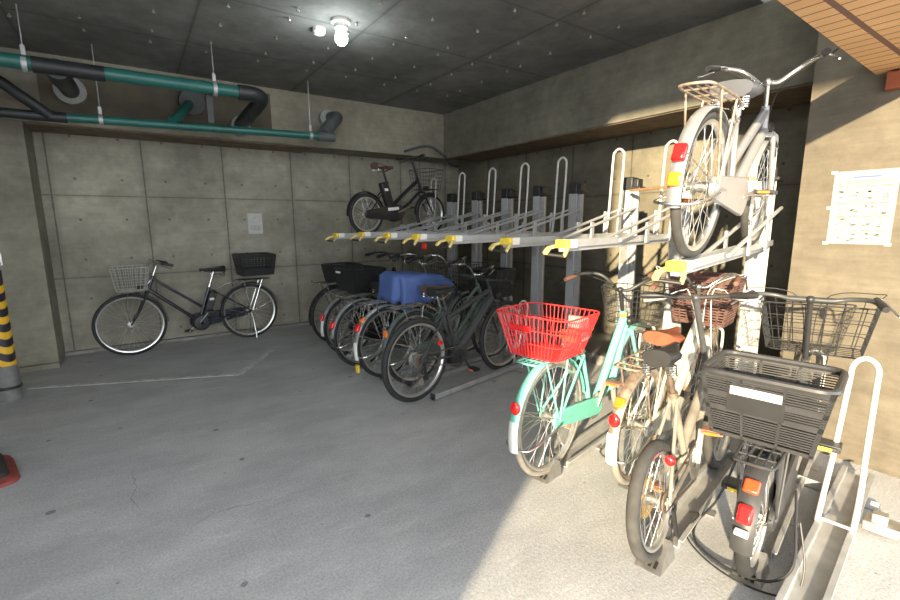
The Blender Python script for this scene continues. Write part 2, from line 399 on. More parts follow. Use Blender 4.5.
def guard(parent, name, cx, cz, Rg, w, a0, a1, mat, xf=None, drop=.012):
    m = MB(xf); rings = []; n = 26; prof = []
    for k in range(7):
        u = -1+2*k/6; prof.append((Rg-drop*u*u, u*w/2))
    for k in range(7):
        u = 1-2*k/6; prof.append((Rg-.003-drop*u*u, u*w/2*.94))
    for i in range(n+1):
        a = R(a0+(a1-a0)*i/n)
        rings.append([Vector((cx+r*math.cos(a), y, cz+r*math.sin(a))) for r, y in prof])
    return m.loft(rings).build(name, mat, parent)
def saddle(parent, x, z, mat, L=.27, W=.19, spring=True, tilt=0):
    rings = []; n = 9
    for i in range(n+1):
        t = i/n; xx = -L*.45+L*t
        hw = W/2*(1-.05*math.cos(t*6)) if t < .35 else W/2*(.16+.84*max(0, (1-(t-.35)/.65))**1.6)
        if t == 0: hw *= .82
        top = .016+.018*(1-t)**1.5-.010*math.sin(PI*t); bot = -.045*(1-t)-.022*t
        ring = []
        for k in range(12):
            a = 2*PI*k/12; cy, sz = math.cos(a), math.sin(a)
            ring.append(Vector((x+xx, hw*(abs(cy)**.7)*(1 if cy > 0 else -1), z+(top*sz**1 if sz > 0 else -bot*sz)+tilt*xx)))
        rings.append(ring)
    o = MB().loft(rings).build('saddle', mat, parent, 60)
    sp = MB()
    for sd in (-1, 1):
        sp.tube(cr([(x-.10, sd*.05, z-.04), (x-.09, sd*.05, z-.065), (x, sd*.022, z-.065), (x+.12, sd*.012, z-.02)], 4), .004, 6)
        if spring:
            sp.tube([(x-.095+.017*math.cos(q*.7), sd*.055+.017*math.sin(q*.7), z-.085+.05*q/45) for q in range(46)], .0035, 5)
    sp.build('saddle_springs' if spring else 'saddle_rails', 'chrome', o)
    return o
def basket_frame(c, top, bot, h, skew=0.0):
    """returns corner function: side quads (bl, br, tr, tl)"""
    c = Vector(c)
    B = [c+Vector((sx*bot[0]/2-skew, sy*bot[1]/2, 0)) for sx, sy in ((-1, -1), (1, -1), (1, 1), (-1, 1))]
    T = [c+Vector((sx*top[0]/2, sy*top[1]/2, h)) for sx, sy in ((-1, -1), (1, -1), (1, 1), (-1, 1))]
    return B, T
def lerp(a, b, t): return a+(b-a)*t
def round_loop(P, rad, n=4):
    out = []
    for i in range(len(P)):
        p, a, b = P[i], P[i-1], P[(i+1) % len(P)]
        d1 = (a-p).normalized()*rad; d2 = (b-p).normalized()*rad
        for k in range(n+1):
            t = k/n; out.append((p+d1)*(1-t)**2+p*2*t*(1-t)+(p+d2)*t*t)
    return out
def wire_basket(parent, name, c, top, bot, h, mat, nv=7, nh=4, wr=.002, rim=.004, xf=None, skew=0, rad=.05, floor_n=6):
    B, T = basket_frame(c, top, bot, h, skew); m = MB(xf)
    for j in range(nh+1):
        t = j/nh; L = round_loop([lerp(B[i], T[i], t) for i in range(4)], rad)
        m.tube(L, rim if j in (nh,) else wr, 6, True)
    for i in range(4):
        k2 = (i+1) % 4; nn = nv
        for k in range(nn):
            u = (k+.5)/nn if nn > 1 else .5
            u = .1+.8*k/(nn-1)
            m.tube([lerp(B[i], B[k2], u), lerp(T[i], T[k2], u)], wr, 4)
    for k in range(floor_n):
        u = .08+.84*k/(floor_n-1)
        m.tube([lerp(B[0], B[1], u), lerp(B[3], B[2], u)], wr, 4)
        m.tube([lerp(B[0], B[3], u), lerp(B[1], B[2], u)], wr, 4)
    return m.build(name, mat, parent)
def slat_basket(parent, name, c, top, bot, h, mat, xf=None, rows=26, solid=((0, .05), (.40, .47), (.62, .70), (.92, 1.0)), posts=3, th=.006, rim=.014, grid=None):
    """moulded basket: horizontal slats, solid bands, corner posts"""
    B, T = basket_frame(c, top, bot, h); m = MB(xf); cc = (T[0]+T[2])/2
    for i in range(4):
        k2 = (i+1) % 4
        def P(u, v): return lerp(lerp(B[i], B[k2], u), lerp(T[i], T[k2], u), v)
        nrm = (B[k2]-B[i]).cross(T[i]-B[i]).normalized()
        def panel(u0, u1, v0, v1):
            q = [P(u0, v0), P(u1, v0), P(u1, v1), P(u0, v1)]
            m.add([p+nrm*th/2 for p in q]+[p-nrm*th/2 for p in q], [(0, 1, 2, 3), (7, 6, 5, 4), (0, 4, 5, 1), (1, 5, 6, 2), (2, 6, 7, 3), (3, 7, 4, 0)])
        for a, b in solid: panel(0, 1, a, b)
        for k in range(posts+1):
            u = k/posts; w = .035 if k in (0, posts) else .012
            panel(max(0, u-w), min(1, u+w), 0, 1)
        for k in range(rows):
            v = (k+.25)/rows
            if any(a-.01 < v < b+.0 for a, b in solid): continue
            panel(0, 1, v, v+.48/rows)
        if grid:
            for k in range(grid[0]):
                u = (k+.5)/grid[0]; panel(u-.008, u+.008, grid[1], grid[2])
    m.tube(round_loop(T, .06), rim, 8, True)
    q = [b.copy() for b in B]
    n = 9
    for k in range(n):
        u = (k+.5)/n
        m.bar(lerp(B[0], B[1], u), lerp(B[3], B[2], u), .022, th); m.bar(lerp(B[0], B[3], u), lerp(B[1], B[2], u), .022, th)
    return m.build(name, mat, parent)

# ------------------------------------------------------------------ bicycles
BARS = {
 'city': [(0, 0, 0), (.03, .045, .0), (.06, .105, .045), (.055, .17, .085), (.0, .235, .095), (-.10, .262, .082), (-.20, .278, .065)],
 'flat': [(0, 0, 0), (.005, .10, .005), (-.005, .20, .012), (-.03, .30, .015)],
 'wide': [(0, 0, 0), (.0, .09, .0), (.0, .16, .012), (-.035, .235, .018), (-.11, .275, .008), (-.16, .29, -.002)],
}
def bicycle(label, pos, heading, group=None, lean=0, pitch=0, **o):
    g = lambda k, d: o.get(k, d)
    Rr = g('R', .33); Rf = g('Rf', Rr); WB = g('WB', 1.10); tr = g('tr', .019)
    fm = g('frame', 'black_paint'); bare = g('metal', 'chrome'); sm = g('spoke', 'spoke'); rimm = g('rim', 'rim_silver'); tyre = g('tyre', 'tyre')
    root = thing('bicycle', label, 'bicycle', pos, (R(lean), R(pitch), R(heading)), group)
    cs = g('cs', .46); bbz = g('bbz', .28); sh = g('sh', .85); st_ang = R(g('seat_angle', 71))
    A = Vector((0, 0, Rr)); BB = Vector((cs, 0, bbz)); s = Vector((-math.cos(st_ang), 0, math.sin(st_ang)))
    ST = BB+s*g('stl', .40); stop = BB+s*((sh-.05-bbz)/s.z)
    ha = R(g('head_angle', 69)); a = Vector((-math.cos(ha), 0, math.sin(ha))); n = Vector((math.sin(ha), 0, math.cos(ha)))
    F = Vector((WB, 0, Rf)); HB = F-n*.05+a*(Rf+.055); HT = HB+a*g('hl', .16); SC = HT+a*g('sl', .10)
    ang = R(g('steer', 0)); Rm = Matrix.Rotation(ang, 4, a)
    S = (lambda p: Rm @ (p-HB)+HB) if ang else None
    seg = 10
    # --- frame
    f = MB(); rt = g('rt', .016)
    f.cyl(BB-s*.01, ST, .017, seg); f.cyl(BB-Vector((0, .036, 0)), BB+Vector((0, .036, 0)), .022, 14)
    f.cyl(HB-a*.0, HT, .02, 12)
    for y in (-1, 1):
        f.tube([BB+Vector((-.02, y*.025, 0)), BB+Vector((-.12, y*.045, .01)), A+Vector((0, y*.06, 0))], .010, 8)
        f.tube([BB+s*(g('stl', .40)*g('ss', .93))+Vector((0, y*.014, 0)), A+Vector((.02, y*.06, .03)), A+Vector((0, y*.06, 0))], .008, 8)
        f.prism([(A.x-.02, A.z-.02), (A.x+.03, A.z-.012), (A.x+.03, A.z+.015), (A.x-.01, A.z+.03)], y*.058-.002, y*.058+.002)
    kind = g('kind', 'step')
    if kind == 'step':
        f.tube(cr([HB+a*.03, lerp(HB, BB, .55)+Vector((0, 0, -.02)), BB+Vector((.03, 0, .02)), BB], 6), rt+.004, seg)
        f.tube(cr([HT-a*.03, lerp(HT, BB+s*.16, .55)+Vector((0, 0, -.03)), BB+s*.17], 6), rt, seg)
    elif kind == 'straight':
        f.tube([HB+a*.02, BB], rt+.004, seg); f.tube([HT-a*.03, BB+s*.17], rt, seg)
    elif kind == 'fat':
        f.tube(cr([HT-a*.06, lerp(HT-a*.06, BB+Vector((.12, 0, .05)), .5), BB+Vector((.13, 0, .06)), BB+Vector((.05, 0, .0)), BB+Vector((-.04, 0, .02))], 6), rt+.011, 12)
        f.tube([HB+a*.03, Vector((.74, 0, .30))], rt+.013, 12); f.tube([Vector((.75, 0, .32)), Vector((.60, 0, .27)), BB], .014, 10)
    elif kind == 'mtb':
        f.tube([HT-a*.03, ST-s*.10], .023, seg); f.tube([HB+a*.04, BB+Vector((.02, 0, .03))], .038, 14)
    elif kind == 'mini':
        f.tube(cr([HT-a*.05, lerp(HT, BB+s*.10, .5)+Vector((0, 0, -.03)), BB+s*.09], 6), .024, 12)
        f.tube([HB+a*.02, lerp(HB, BB, .5)+Vector((0, 0, -.02)), BB+Vector((.02, 0, .0))], .018, 10)
    elif kind == 'loop':
        f.tube(cr([HB+a*.03, lerp(HB, BB, .5)+Vector((.0, 0, -.09)), BB], 6), rt+.006, seg)
        f.tube(cr([HT-a*.02, lerp(HT, BB, .5)+Vector((.02, 0, -.04)), BB+s*.12], 6), rt+.004, seg)
    f.build('frame', fm, root)
    MB().cyl(HT-a*.045, HT-a*.018, .0225, 12).build('head_band', g('band', fm), root) if g('band', None) else None
    # --- seat
    MB().cyl(ST-s*.03, stop, .0135, 10).build('seat_post', g('post', bare), root)
    sc_ = MB().lathe([(.017, -.014), (.023, -.014), (.023, .014), (.017, .014)], (0, 0, 0), 'z', 14); sc_.v = [Matrix.Rotation(-(PI/2-st_ang), 3, 'Y') @ v+ST for v in sc_.v]
    sc_.build('seat_clamp', bare, root)
    if g('saddle', True): saddle(root, stop.x, sh-.015, g('saddle_mat', 'saddle_black'), spring=g('spring', True), L=g('sL', .27), W=g('sW', .19))
    # --- wheels
    wheel(root, 'rear_wheel', 0, Rr, Rr, tr, None, tyre, rimm, sm, hubr=g('hub', .024), sr=g('sr', .0014))
    wheel(root, 'front_wheel', WB, Rf, Rf, tr, S, tyre, rimm, sm, ns=g('nsf', 32), sr=g('sr', .0014))
    # --- fork, stem, bar
    k = MB(S); cw = .05
    k.tube([HB-a*.005+Vector((0, -cw, 0)), HB-a*.0, HB-a*.005+Vector((0, cw, 0))], .014, 10)
    for y in (-1, 1):
        k.tube(cr([HB-a*.005+Vector((0, y*cw, 0)), lerp(HB, F, .6)+Vector((-.012, y*.053, 0)), F+Vector((0, y*.055, 0))], 5), [.013-.005*i/10 for i in range(11)], 8)
    k.build('fork', g('fork', fm), root)
    k = MB(S); k.cyl(HT-a*.01, SC, g('stemr', .0125), 10); k.ball(SC, .021, 12)
    k.build('stem', g('stem', bare), root)
    prof = BARS[g('bar', 'city')]; bs = g('bars', 1.0); bup = g('bup', 0)
    def bp(y): return [SC+Vector((p[0]*bs, y*p[1]*bs, p[2]+bup*p[1])) for p in prof]
    Lf, Rt = cr(bp(1), 5), cr(bp(-1), 5)
    hb = MB(S).tube(Rt[::-1]+Lf[1:], .0115, 10).build('handlebar', g('barm', bare), root)
    for P, y in ((Lf, 1), (Rt, -1)):
        E_, D = P[-1], (P[-1]-P[-5]).normalized()
        MB(S).tube([E_-D*.115, E_-D*.06, E_-D*.012, E_+D*.004], [.0155, .0165, .017, .014], 10).build('grip', g('grip', 'black_plastic'), hb)
        q = E_-D*.14; out = Vector((D.y*y, 0, 0)); fw = Vector((D.y, -D.x, 0))*(y) ; fw = fw if fw.x > 0 or abs(fw.x) < .2 else -fw
        MB(S).tube(cr([q, q+fw*.035-Vector((0, 0, .012)), q+fw*.05+D*.07-Vector((0, 0, .03)), q+fw*.055+D*.13-Vector((0, 0, .035))], 4), .0055, 7).build('brake_lever', g('lever', bare), hb)
        if g('cables', True):
            MB(S).tube(cr([q+fw*.03, q+fw*.09+Vector((.02, -y*.06, .015)), SC+Vector((.09, y*.05, -.01)), HT+Vector((.05, y*.015, -.05)), HB+Vector((.03, y*.01, -.02))], 6), .0022, 6).build('brake_cable', g('cable_mat', 'black_plastic'), root)
    if g('bell', False): MB(S).ball(SC+Vector((-.01, .075*bs, .03)), (.024, .024, .018)).build('bell', 'chrome', hb)
    if g('display', False): MB(S).box(SC+Vector((-.01, .07, .028)), (.05, .075, .016)).build('display', 'black_plastic', hb, bevel=.004)
    # --- cranks
    pa = R(g('crank', 20)); cl = .165
    c = MB()
    for y, q in ((-1, 0), (1, PI)):
        e = BB+Vector((math.cos(pa+q)*cl, y*.07, math.sin(pa+q)*cl))
        c.bar(BB+Vector((0, y*.055, 0)), e, .012, .024, (0, 1, 0))
    c.lathe([(.03, -.046), (.085, -.046), (.088, -.044), (.085, -.042), (.03, -.042)], BB, 'y', 30)
    cr_ = c.build('crankset', g('crankm', 'dull_steel'), root)
    for y, q in ((-1, 0), (1, PI)):
        ps = g('ps', 1.0); e = BB+Vector((math.cos(pa+q)*cl, y*(.12+(ps-1)*.06), math.sin(pa+q)*cl))
        p = MB().box(e, (.085*ps, .075*ps, .014*ps)).box(e, (.06*ps, .095*ps, .022*ps)).build('pedal', g('pedalm', 'black_plastic'), cr_, bevel=.003)
        MB().box(e-Vector((.044*ps, 0, 0)), (.004, .05*ps, .012*ps)).build('pedal_reflector', g('pedalr', 'orange_lens'), p)
    if g('chaincase', True):
        m = MB(); y0 = -.062
        out = []
        for i in range(13):
            t = PI/2+PI*0+R(-100)*0; th = R(-80+i*170/12)
            out.append((BB.x+g('cr', .095)*math.cos(th), BB.z+g('cr', .095)*math.sin(th)))
        rr = g('ar', .05)
        for i in range(9):
            th = R(90+i*170/8); out.append((A.x+rr*math.cos(th), A.z+rr*math.sin(th)))
        m.prism(out, y0, y0+.022); m.build('chain_case', g('casem', fm), root, bevel=.005)
    else:
        m = MB()
        for zz, z2 in ((.085, .04), (-.085, -.04)):
            m.bar(BB+Vector((0, -.046, zz)), A+Vector((0, -.046, z2)), .006, .009, (0, 0, 1))
        m.lathe([(.015, -.05), (.042, -.05), (.045, -.046), (.042, -.042), (.015, -.042)], A, 'y', 20)
        m.build('chain', 'brown_paint', root)
        m = MB(); m.torus(A+Vector((.02, -.062, -.085)), .022, .006, 16, 6); m.torus(A+Vector((.045, -.062, -.14)), .02, .006, 16, 6)
        m.bar(A+Vector((.02, -.07, -.03)), A+Vector((.05, -.07, -.16)), .012, .022, (1, 0, 0)); m.build('derailleur', 'black_plastic', root)
    # --- guards
    if g('guards', True):
        gm = g('guardm', bare); gw = g('gw', .054)
        rg = guard(root, 'rear_mudguard', 0, Rr, Rr+.022, gw, g('ga0', 8), g('ga1', 205), gm)
        m = MB(); e = R(g('stay', 160))
        for y in (-1, 1): m.tube([A+Vector((0, y*.062, 0)), A+Vector((math.cos(e)*(Rr+.018), y*gw*.48, math.sin(e)*(Rr+.018)))], .0028, 6)
        m.build('mudguard_stay', g('staym', 'chrome'), root)
        if g('tail', None):
            guard(root, 'mudguard_tail', 0, Rr, Rr+.0265, gw+.003, g('ga1', 205)-26, g('ga1', 205)+1, g('tail', None))
        guard(root, 'front_mudguard', WB, Rf, Rf+.02, gw, g('fg0', 62), g('fg1', 182), g('fguardm', gm), S)
    rz = 2*Rr+g('rzo', .055)
    if g('reflector', True):
        e = R(g('ra', 168)); rm = g('reflm', 'red_lens'); p = Vector((math.cos(e)*(Rr+.03), 0, Rr+math.sin(e)*(Rr+.03)))
        er = Vector((math.cos(e), 0, math.sin(e)))
        if g('rround', False):
            m = MB().ball((0, 0, 0), (.016, .030, .036)); m.v = [p+v for v in m.v]; m.build('tail_reflector', rm, root)
        else:
            m = MB().box((0, 0, 0), (.03, .05, .07)); rot = Matrix.Rotation(PI-e, 3, 'Y')
            m.v = [p+rot @ v for v in m.v]; m.build('tail_light', rm, root, bevel=.01)
        if g('refl2', None):
            e2 = e+R(g('r2d', -13)); p2 = Vector((math.cos(e2)*(Rr+.027), 0, Rr+math.sin(e2)*(Rr+.027)))
            m = MB().box((0, 0, 0), (.018, .052, .055)); rot = Matrix.Rotation(PI-e2, 3, 'Y'); m.v = [p2+rot @ v for v in m.v]
            m.build('reflector', g('refl2', None), root, bevel=.008)
    # --- rack
    if g('rack', True):
        m = MB(); rm = g('rackm', bare); x1, x0, hw = g('rx1', .16), g('rx0', -.26), .065
        m.tube(cr([(x1, -hw*.5, rz-.02), (x1-.06, -hw, rz), (x0+.05, -hw, rz), (x0, -hw*.6, rz+.004), (x0, hw*.6, rz+.004), (x0+.05, hw, rz), (x1-.06, hw, rz), (x1, hw*.5, rz-.02)], 4), .0055, 8)
        for y in (-.03, 0, .03): m.tube([(x1-.04, y, rz), (x0+.02, y, rz)], .0035, 6)
        for xx in (x0+.08, -.05, x1-.08): m.tube([(xx, -hw, rz), (xx, hw, rz)], .004, 6)
        for y in (-1, 1):
            m.tube([(x0+.10, y*hw, rz), (-.02, y*.066, Rr+.02)], .005, 8); m.tube([(x1-.10, y*hw, rz), (.0, y*.066, Rr+.02)], .005, 8)
        m.tube([(x1, -.03, rz-.02), ST-s*.06+Vector((-.01, -.016, 0))], .005, 6); m.tube([(x1, .03, rz-.02), ST-s*.06+Vector((-.01, .016, 0))], .005, 6)
        m.build('rear_rack', rm, root)
    # --- stand
    stand = g('stand', 'up')
    if stand == 'up':
        m = MB(); e = Vector((-.30, 0, -.07))
        m.tube(cr([A+Vector((0, .075, -.02)), A+e*.5+Vector((0, .085, -.01)), A+e+Vector((0, .075, 0)), A+e+Vector((-.03, 0, -.005)), A+e+Vector((0, -.075, 0)), A+e*.5+Vector((0, -.085, -.01)), A+Vector((0, -.075, -.02))], 5), .006, 8)
        m.build('kickstand', g('standm', 'chrome'), root)
    elif stand == 'down':
        m = MB()
        m.tube(cr([A+Vector((0, .075, 0)), A+Vector((-.02, .09, -.15)), Vector((-.03, .12, .015))], 4), .007, 8); m.tube(cr([A+Vector((0, -.075, 0)), A+Vector((-.02, -.09, -.15)), Vector((-.03, -.12, .015))], 4), .007, 8)
        m.bar((-.03, -.13, .01), (-.03, .13, .01), .03, .012); m.build('kickstand', g('standm', 'chrome'), root)
    # --- e-bike
    if g('battery', False):
        if kind == 'mtb':
            MB().bar(lerp(HB, BB, .2)+Vector((0, 0, .03)), lerp(HB, BB, .72)+Vector((0, 0, .03)), .055, .045, (0, 0, 1)).build('battery', 'matt_black', root, bevel=.008)
        else:
            q = s.cross(Vector((0, 1, 0)))
            b0, b1 = BB+s*.05-Vector((.062, 0, 0)), BB+s*.36-Vector((.062, 0, 0))
            bt = MB().bar(b0, b1, .075, .085, (1, 0, 0)).build('battery', 'black_plastic', root, bevel=.012)
            MB().box(lerp(b0, b1, .72)+Vector((0, -.039, 0)), (.05, .003, .028)).box(lerp(b0, b1, .72)+Vector((0, .039, 0)), (.05, .003, .028)).build('battery_badge', 'white', bt)
        MB().lathe([(.02, -.05), (.085, -.045), (.095, -.02), (.095, .03), (.08, .045), (.02, .05)], BB+Vector((-.02, 0, -.015)), 'y', 22).build('motor', 'black_plastic', root)
    # --- baskets
    if g('fb', None):
        b = dict(o['fb']); typ = b.pop('type', 'wire'); off = b.pop('off', (.235, 0, -.19))
        pos_ = SC+Vector(off)
        if typ == 'wire': wire_basket(root, 'front_basket', pos_, xf=S, **b)
        else: slat_basket(root, 'front_basket', pos_, xf=S, **b)
        m = MB(S)
        for y in (-1, 1): m.tube([F+Vector((0, y*.062, 0)), F+Vector((.03, y*.07, Rf*.7)), pos_+Vector((.03, y*.07, .0))], .0035, 6)
        m.bar(pos_+Vector((-.12, 0, 0)), HT+Vector((.0, 0, .0)), .03, .004); m.build('basket_bracket', g('brk', bare), root)
    if g('light', True):
        MB(S).lathe([(.004, -.035), (.02, -.03), (.03, .0), (.032, .03), (.028, .034), (.004, .03)], HB+n*.085+a*.02, 'x', 14).build('headlight', g('lightm', 'black_plastic'), root)
    if g('rb', None):
        b = dict(o['rb']); typ = b.pop('type', 'wire'); off = b.pop('off', (-.06, 0, .012)); nm = b.pop('name', 'rear_basket')
        p = Vector((off[0], off[1], rz+off[2]))
        rb = (wire_basket if typ == 'wire' else slat_basket)(root, nm, p, **b)
        root_rb[id(root)] = (root, rb, p)
    o_pts.update(A=A, BB=BB, ST=ST, HB=HB, HT=HT, SC=SC, F=F, rz=rz)
    return root
root_rb, o_pts = {}, {}

# ------------------------------------------------------------------ two-tier bicycle rack
HD = math.atan2(.19, .982); HDEG = math.degrees(HD)
HX, HY = math.cos(HD), math.sin(HD)
def along(p, t, y=0, z=None):
    return (p[0]+HX*t-HY*y, p[1]+HY*t+HX*y, p[2] if z is None else z)
UY = [5.165, 4.615, 4.05, 3.54, 3.05, 2.45, 2.0, 1.43]
ORD = ['first', 'second', 'third', 'fourth', 'fifth', 'sixth', 'seventh', 'eighth']
post_lab = ['aluminium rack post with black cap nearest the back wall, behind the small black bicycle',
 'aluminium rack post with black cap, second from the back wall', 'aluminium rack post with black cap, third from the back wall',
 'aluminium rack post with black cap, fourth from the back wall', 'aluminium rack post with black cap, fifth from the back wall',
 'sunlit aluminium rack post with square black cap, first post left of the silver bicycle',
 'aluminium rack post standing behind the rear wheel of the silver bicycle',
 'rightmost aluminium rack post, beside the concrete pier and behind the silver bicycle']
for i, y in enumerate(UY):
    t = thing('rack_post', post_lab[i], 'rack post', (3.6, y, 0), (0, 0, HD), 'posts of the two tier bicycle rack')
    m = MB()
    m.box((.0, .012, .86), (.11, .07, 1.72)); m.box((-.035, .048, .86), (.02, .006, 1.72)); m.box((-.058, .012, .86), (.006, .085, 1.72))
    m.build('column', 'alu', t, bevel=.003)
    m = MB(); m.box((-.01, -.05, .86), (.045, .035, 1.70)); m.box((-.035, -.05, .86), (.004, .05, 1.70))
    m.build('guide_channel', 'galv', t, bevel=.002)
    m = MB(); m.box((0, .013, 1.765), (.135, .085, .11)); m.box((-.005, -.05, 1.755), (.10, .05, .10)); m.box((0, -.02, 1.725), (.125, .15, .03))
    m.build('cap', 'black_plastic', t, bevel=.01)
    MB().box((0, 0, .006), (.22, .22, .012)).build('base_plate', 'galv', t)
    m = MB(); m.box((-.066, .012, 1.16), (.006, .06, .16))
    m.build('bracket', 'dull_steel', t)
tray_lab = ['upper rack tray carrying the small black bicycle by the back wall',
 'empty upper rack tray right beside the small black bicycle', 'empty upper rack tray, third of the row counted from the back wall',
 'empty upper rack tray above the blue cover with a small red tag under its end', 'empty upper rack tray above the grey e-bike handlebar', 'empty upper rack tray above the red wire basket',
 'empty upper rack tray next to the one carrying the silver bicycle', 'upper rack tray carrying the silver bicycle']
def tray(i, loc, L, pitch=0.0):
    t = thing('upper_bike_tray', tray_lab[i], 'bike tray', loc, (0, -pitch, HD), 'upper trays of the two tier bicycle rack')
    m = MB()
    m.box((L/2, 0, -.008), (L, .07, .006)); m.box((L/2, .034, .008), (L, .005, .038)); m.box((L/2, -.034, .008), (L, .005, .038))
    m.box((L/2, 0, -.022), (L, .035, .024))
    m.build('rail', 'alu', t, bevel=.002)
    for y in (-.055, .055):
        m = MB(); a, b, c = Vector((.58, y, .01)), Vector((L-.06, y*1.1, .23)), Vector((L-.0, y*1.1, .24))
        m.tube([a, b, c], .0115, 8)
        m.build('side_rail', 'alu', t)
        for x in (.98, 1.42):
            k = (x-.58)/(L-.64)
            MB().box((x, y*1.05, .01+.11*k), (.045, .012, .22*k+.06)).build('rail_support', 'alu', t, bevel=.002)
    m = MB(); hx = L-.30
    m.tube(cr([(hx-.05, -.045, .0), (hx-.02, -.045, .2), (hx+.01, -.045, .62), (hx+.012, -.032, .68), (hx+.013, 0, .70), (hx+.012, .032, .68), (hx+.01, .045, .62), (hx-.02, .045, .2), (hx-.05, .045, .0)], 5), .0095, 10)
    m.build('wheel_hoop', 'hoop_white', t)
    MB().box((.012, 0, .006), (.034, .080, .046)).build('end_cap', 'yellow', t, bevel=.008)
    MB().box((.062, 0, .006), (.07, .077, .043)).build('reflective_band', 'white', t)
    MB().bar((.01, -.036, -.008), (-.025, -.045, -.026), .016, .018).bar((-.02, -.045, -.023), (-.05, -.045, -.055), .016, .018).build('handle_arm', 'yellow_pale', t, bevel=.004)
    MB().bar((.01, .036, -.004), (-.05, .048, -.014), .02, .018).bar((-.045, .048, -.012), (-.085, .048, -.042), .026, .018).build('handle_arm', 'yellow_pale', t, bevel=.004)
    MB().cyl((-.05, -.045, -.054), (-.072, .048, -.046), .009, 10).build('handle_grip', 'black_plastic', t)
    return t
for i, y in enumerate(UY):
    L = 1.77
    if i == 7: tray(i, (1.85, 1.035, 1.255), 1.77, R(1.2))
    elif i == 0: tray(i, (1.80, y-.342, 1.303), L)
    else: tray(i, (1.86, y-.335, 1.325), L)
TB = lambda i, t: along((1.86, UY[i]-.335, 1.325), t)

low = {  # label, rear contact point, channel start, lateral shift
 'near': ((1.994, .687), 'low floor tray under the black e-bike with the large black rear basket'),
 'fold': ((1.74, .955), 'low floor tray under the rusty brown folding bicycle'),
 'white': ((2.19, 1.36), 'low floor tray under the cream bicycle with the tan saddle'),
 'teal': ((1.856, 1.70), 'sunlit low floor tray under the mint green bicycle'),
 'black': ((1.77, 3.066), 'low floor tray along the matt grey sports e-bike'),
 'green': ((1.97, 3.43), 'low floor tray under the grey green bicycle behind the sports e-bike'),
 'blue': ((1.85, 3.74), 'low floor tray under the bicycle with the blue cover'),
 'whiteguard': ((1.80, 4.18), 'low floor tray under the far bicycle with a white rear mudguard and no rear basket'),
 'bigbasket': ((1.86, 4.66), 'low floor tray under the far bicycle with the big dark rear basket'),
 'last': ((1.92, 5.2), 'low floor tray nearest the back wall'),
}
for k, (p, lab) in low.items():
    t = thing('lower_bike_tray', lab, 'bike tray', (p[0], p[1], 0), (0, 0, HD), 'lower trays of the two tier bicycle rack')
    sh = -.075 if k == 'black' else 0.0
    L = 1.55; w = .10
    m = MB(); z0 = .004
    m.box((L/2+.12, sh, z0+.003), (L, w, .006))
    for sd in (-1, 1): m.box((L/2+.12, sh+sd*w/2, z0+.022), (L, .006, .044)); m.box((L/2+.12, sh+sd*(w/2+.009), z0+.042), (L, .02, .005))
    if k == 'black':
        m = MB(); m.box((L/2+.1, sh, .035), (L, .045, .045))
    m.build('channel', 'galv', t, bevel=.002)
    if k != 'black':
        m = MB()
        m.add([(-.10, -.055, .0), (.05, -.06, .0), (.05, .06, .0), (-.10, .055, .0), (.05, -.045, .075), (.05, .045, .075), (-.02, -.04, .03), (-.02, .04, .03)],
              [(0, 3, 2, 1), (0, 1, 4, 6), (3, 7, 5, 2), (1, 2, 5, 4), (6, 4, 5, 7), (0, 6, 7, 3)])
        ws = m.build('wheel_stop', 'dull_steel', t)
        m2 = MB()
        for q in (-.022, 0, .022): m2.box((-.065, q, .016), (.035, .012, .003), Matrix.Rotation(-.36, 3, 'Y'))
        m2.build('slot_marks', 'black_plastic', ws)
    else:
        MB().box((.11, sh, .035), (.02, .05, .05)).build('end_cap', 'black_plastic', t, bevel=.004)
    for x in (.5, 1.2):
        MB().box((x, sh, .003), (.05, .2, .006)).build('foot', 'dull_steel', t)
    m = MB(); hx = 1.28
    m.tube(cr([(hx, sh-.05, .02), (hx+.02, sh-.05, .25), (hx+.07, sh-.05, .60), (hx+.075, sh-.03, .66), (hx+.077, sh, .675), (hx+.075, sh+.03, .66), (hx+.07, sh+.05, .60), (hx+.02, sh+.05, .25), (hx, sh+.05, .02)], 5), .010, 10)
    m.build('wheel_hoop', 'hoop_white', t)
# the free tray at the right edge
t = thing('lower_bike_tray', 'empty low floor tray with a tall white hoop at the right front corner', 'bike tray', (1.55, .43, 0), (0, 0, math.atan2(.13, .99)), 'lower trays of the two tier bicycle rack')
m = MB(); L = 1.65
m.box((L/2-.2, 0, .05), (L+.4, .10, .008))
for sd in (-1, 1): m.box((L/2-.2, sd*.048, .066), (L+.4, .006, .04)); m.box((L/2-.2, sd*.058, .085), (L+.4, .024, .005))
m.box((L/2-.2, 0, .024), (L+.4, .06, .045)); m.build('channel', 'galv', t, bevel=.002)
m = MB()
def hp(sd): return [(.92, sd*.062, .06), (.98, sd*.062, .14), (1.06, sd*.06, .26), (1.10, sd*.055, .38), (1.20, sd*.048, .70), (1.215, sd*.046, .765), (1.222, sd*.028, .80)]
m.tube(cr(hp(-1)+[(1.224, 0, .812)]+hp(1)[::-1], 5), .0115, 12)
m.build('wheel_hoop', 'hoop_white', t)
MB().cyl((.94, -.062, .10), (.94, .062, .10), .007, 8).build('hoop_crossbar', 'hoop_white', t)
MB().box((1.18, -.14, .045), (.10, .13, .05)).box((1.18, -.13, .085), (.05, .06, .04)).build('adjuster', 'dull_steel', t, bevel=.006)
b = MB().box((0, 0, 0), (.07, .9, .012)).box((-.033, 0, .02), (.006, .9, .04)).box((0, .02, .035), (.06, .09, .06)).build('rack_crossbar', 'galv')
b.location = (2.95, .95, .012); b.rotation_euler = (0, 0, .06)
tag(b, 'galvanised floor crossbar tying the nearest low trays together beside the white hoop', 'rack part')

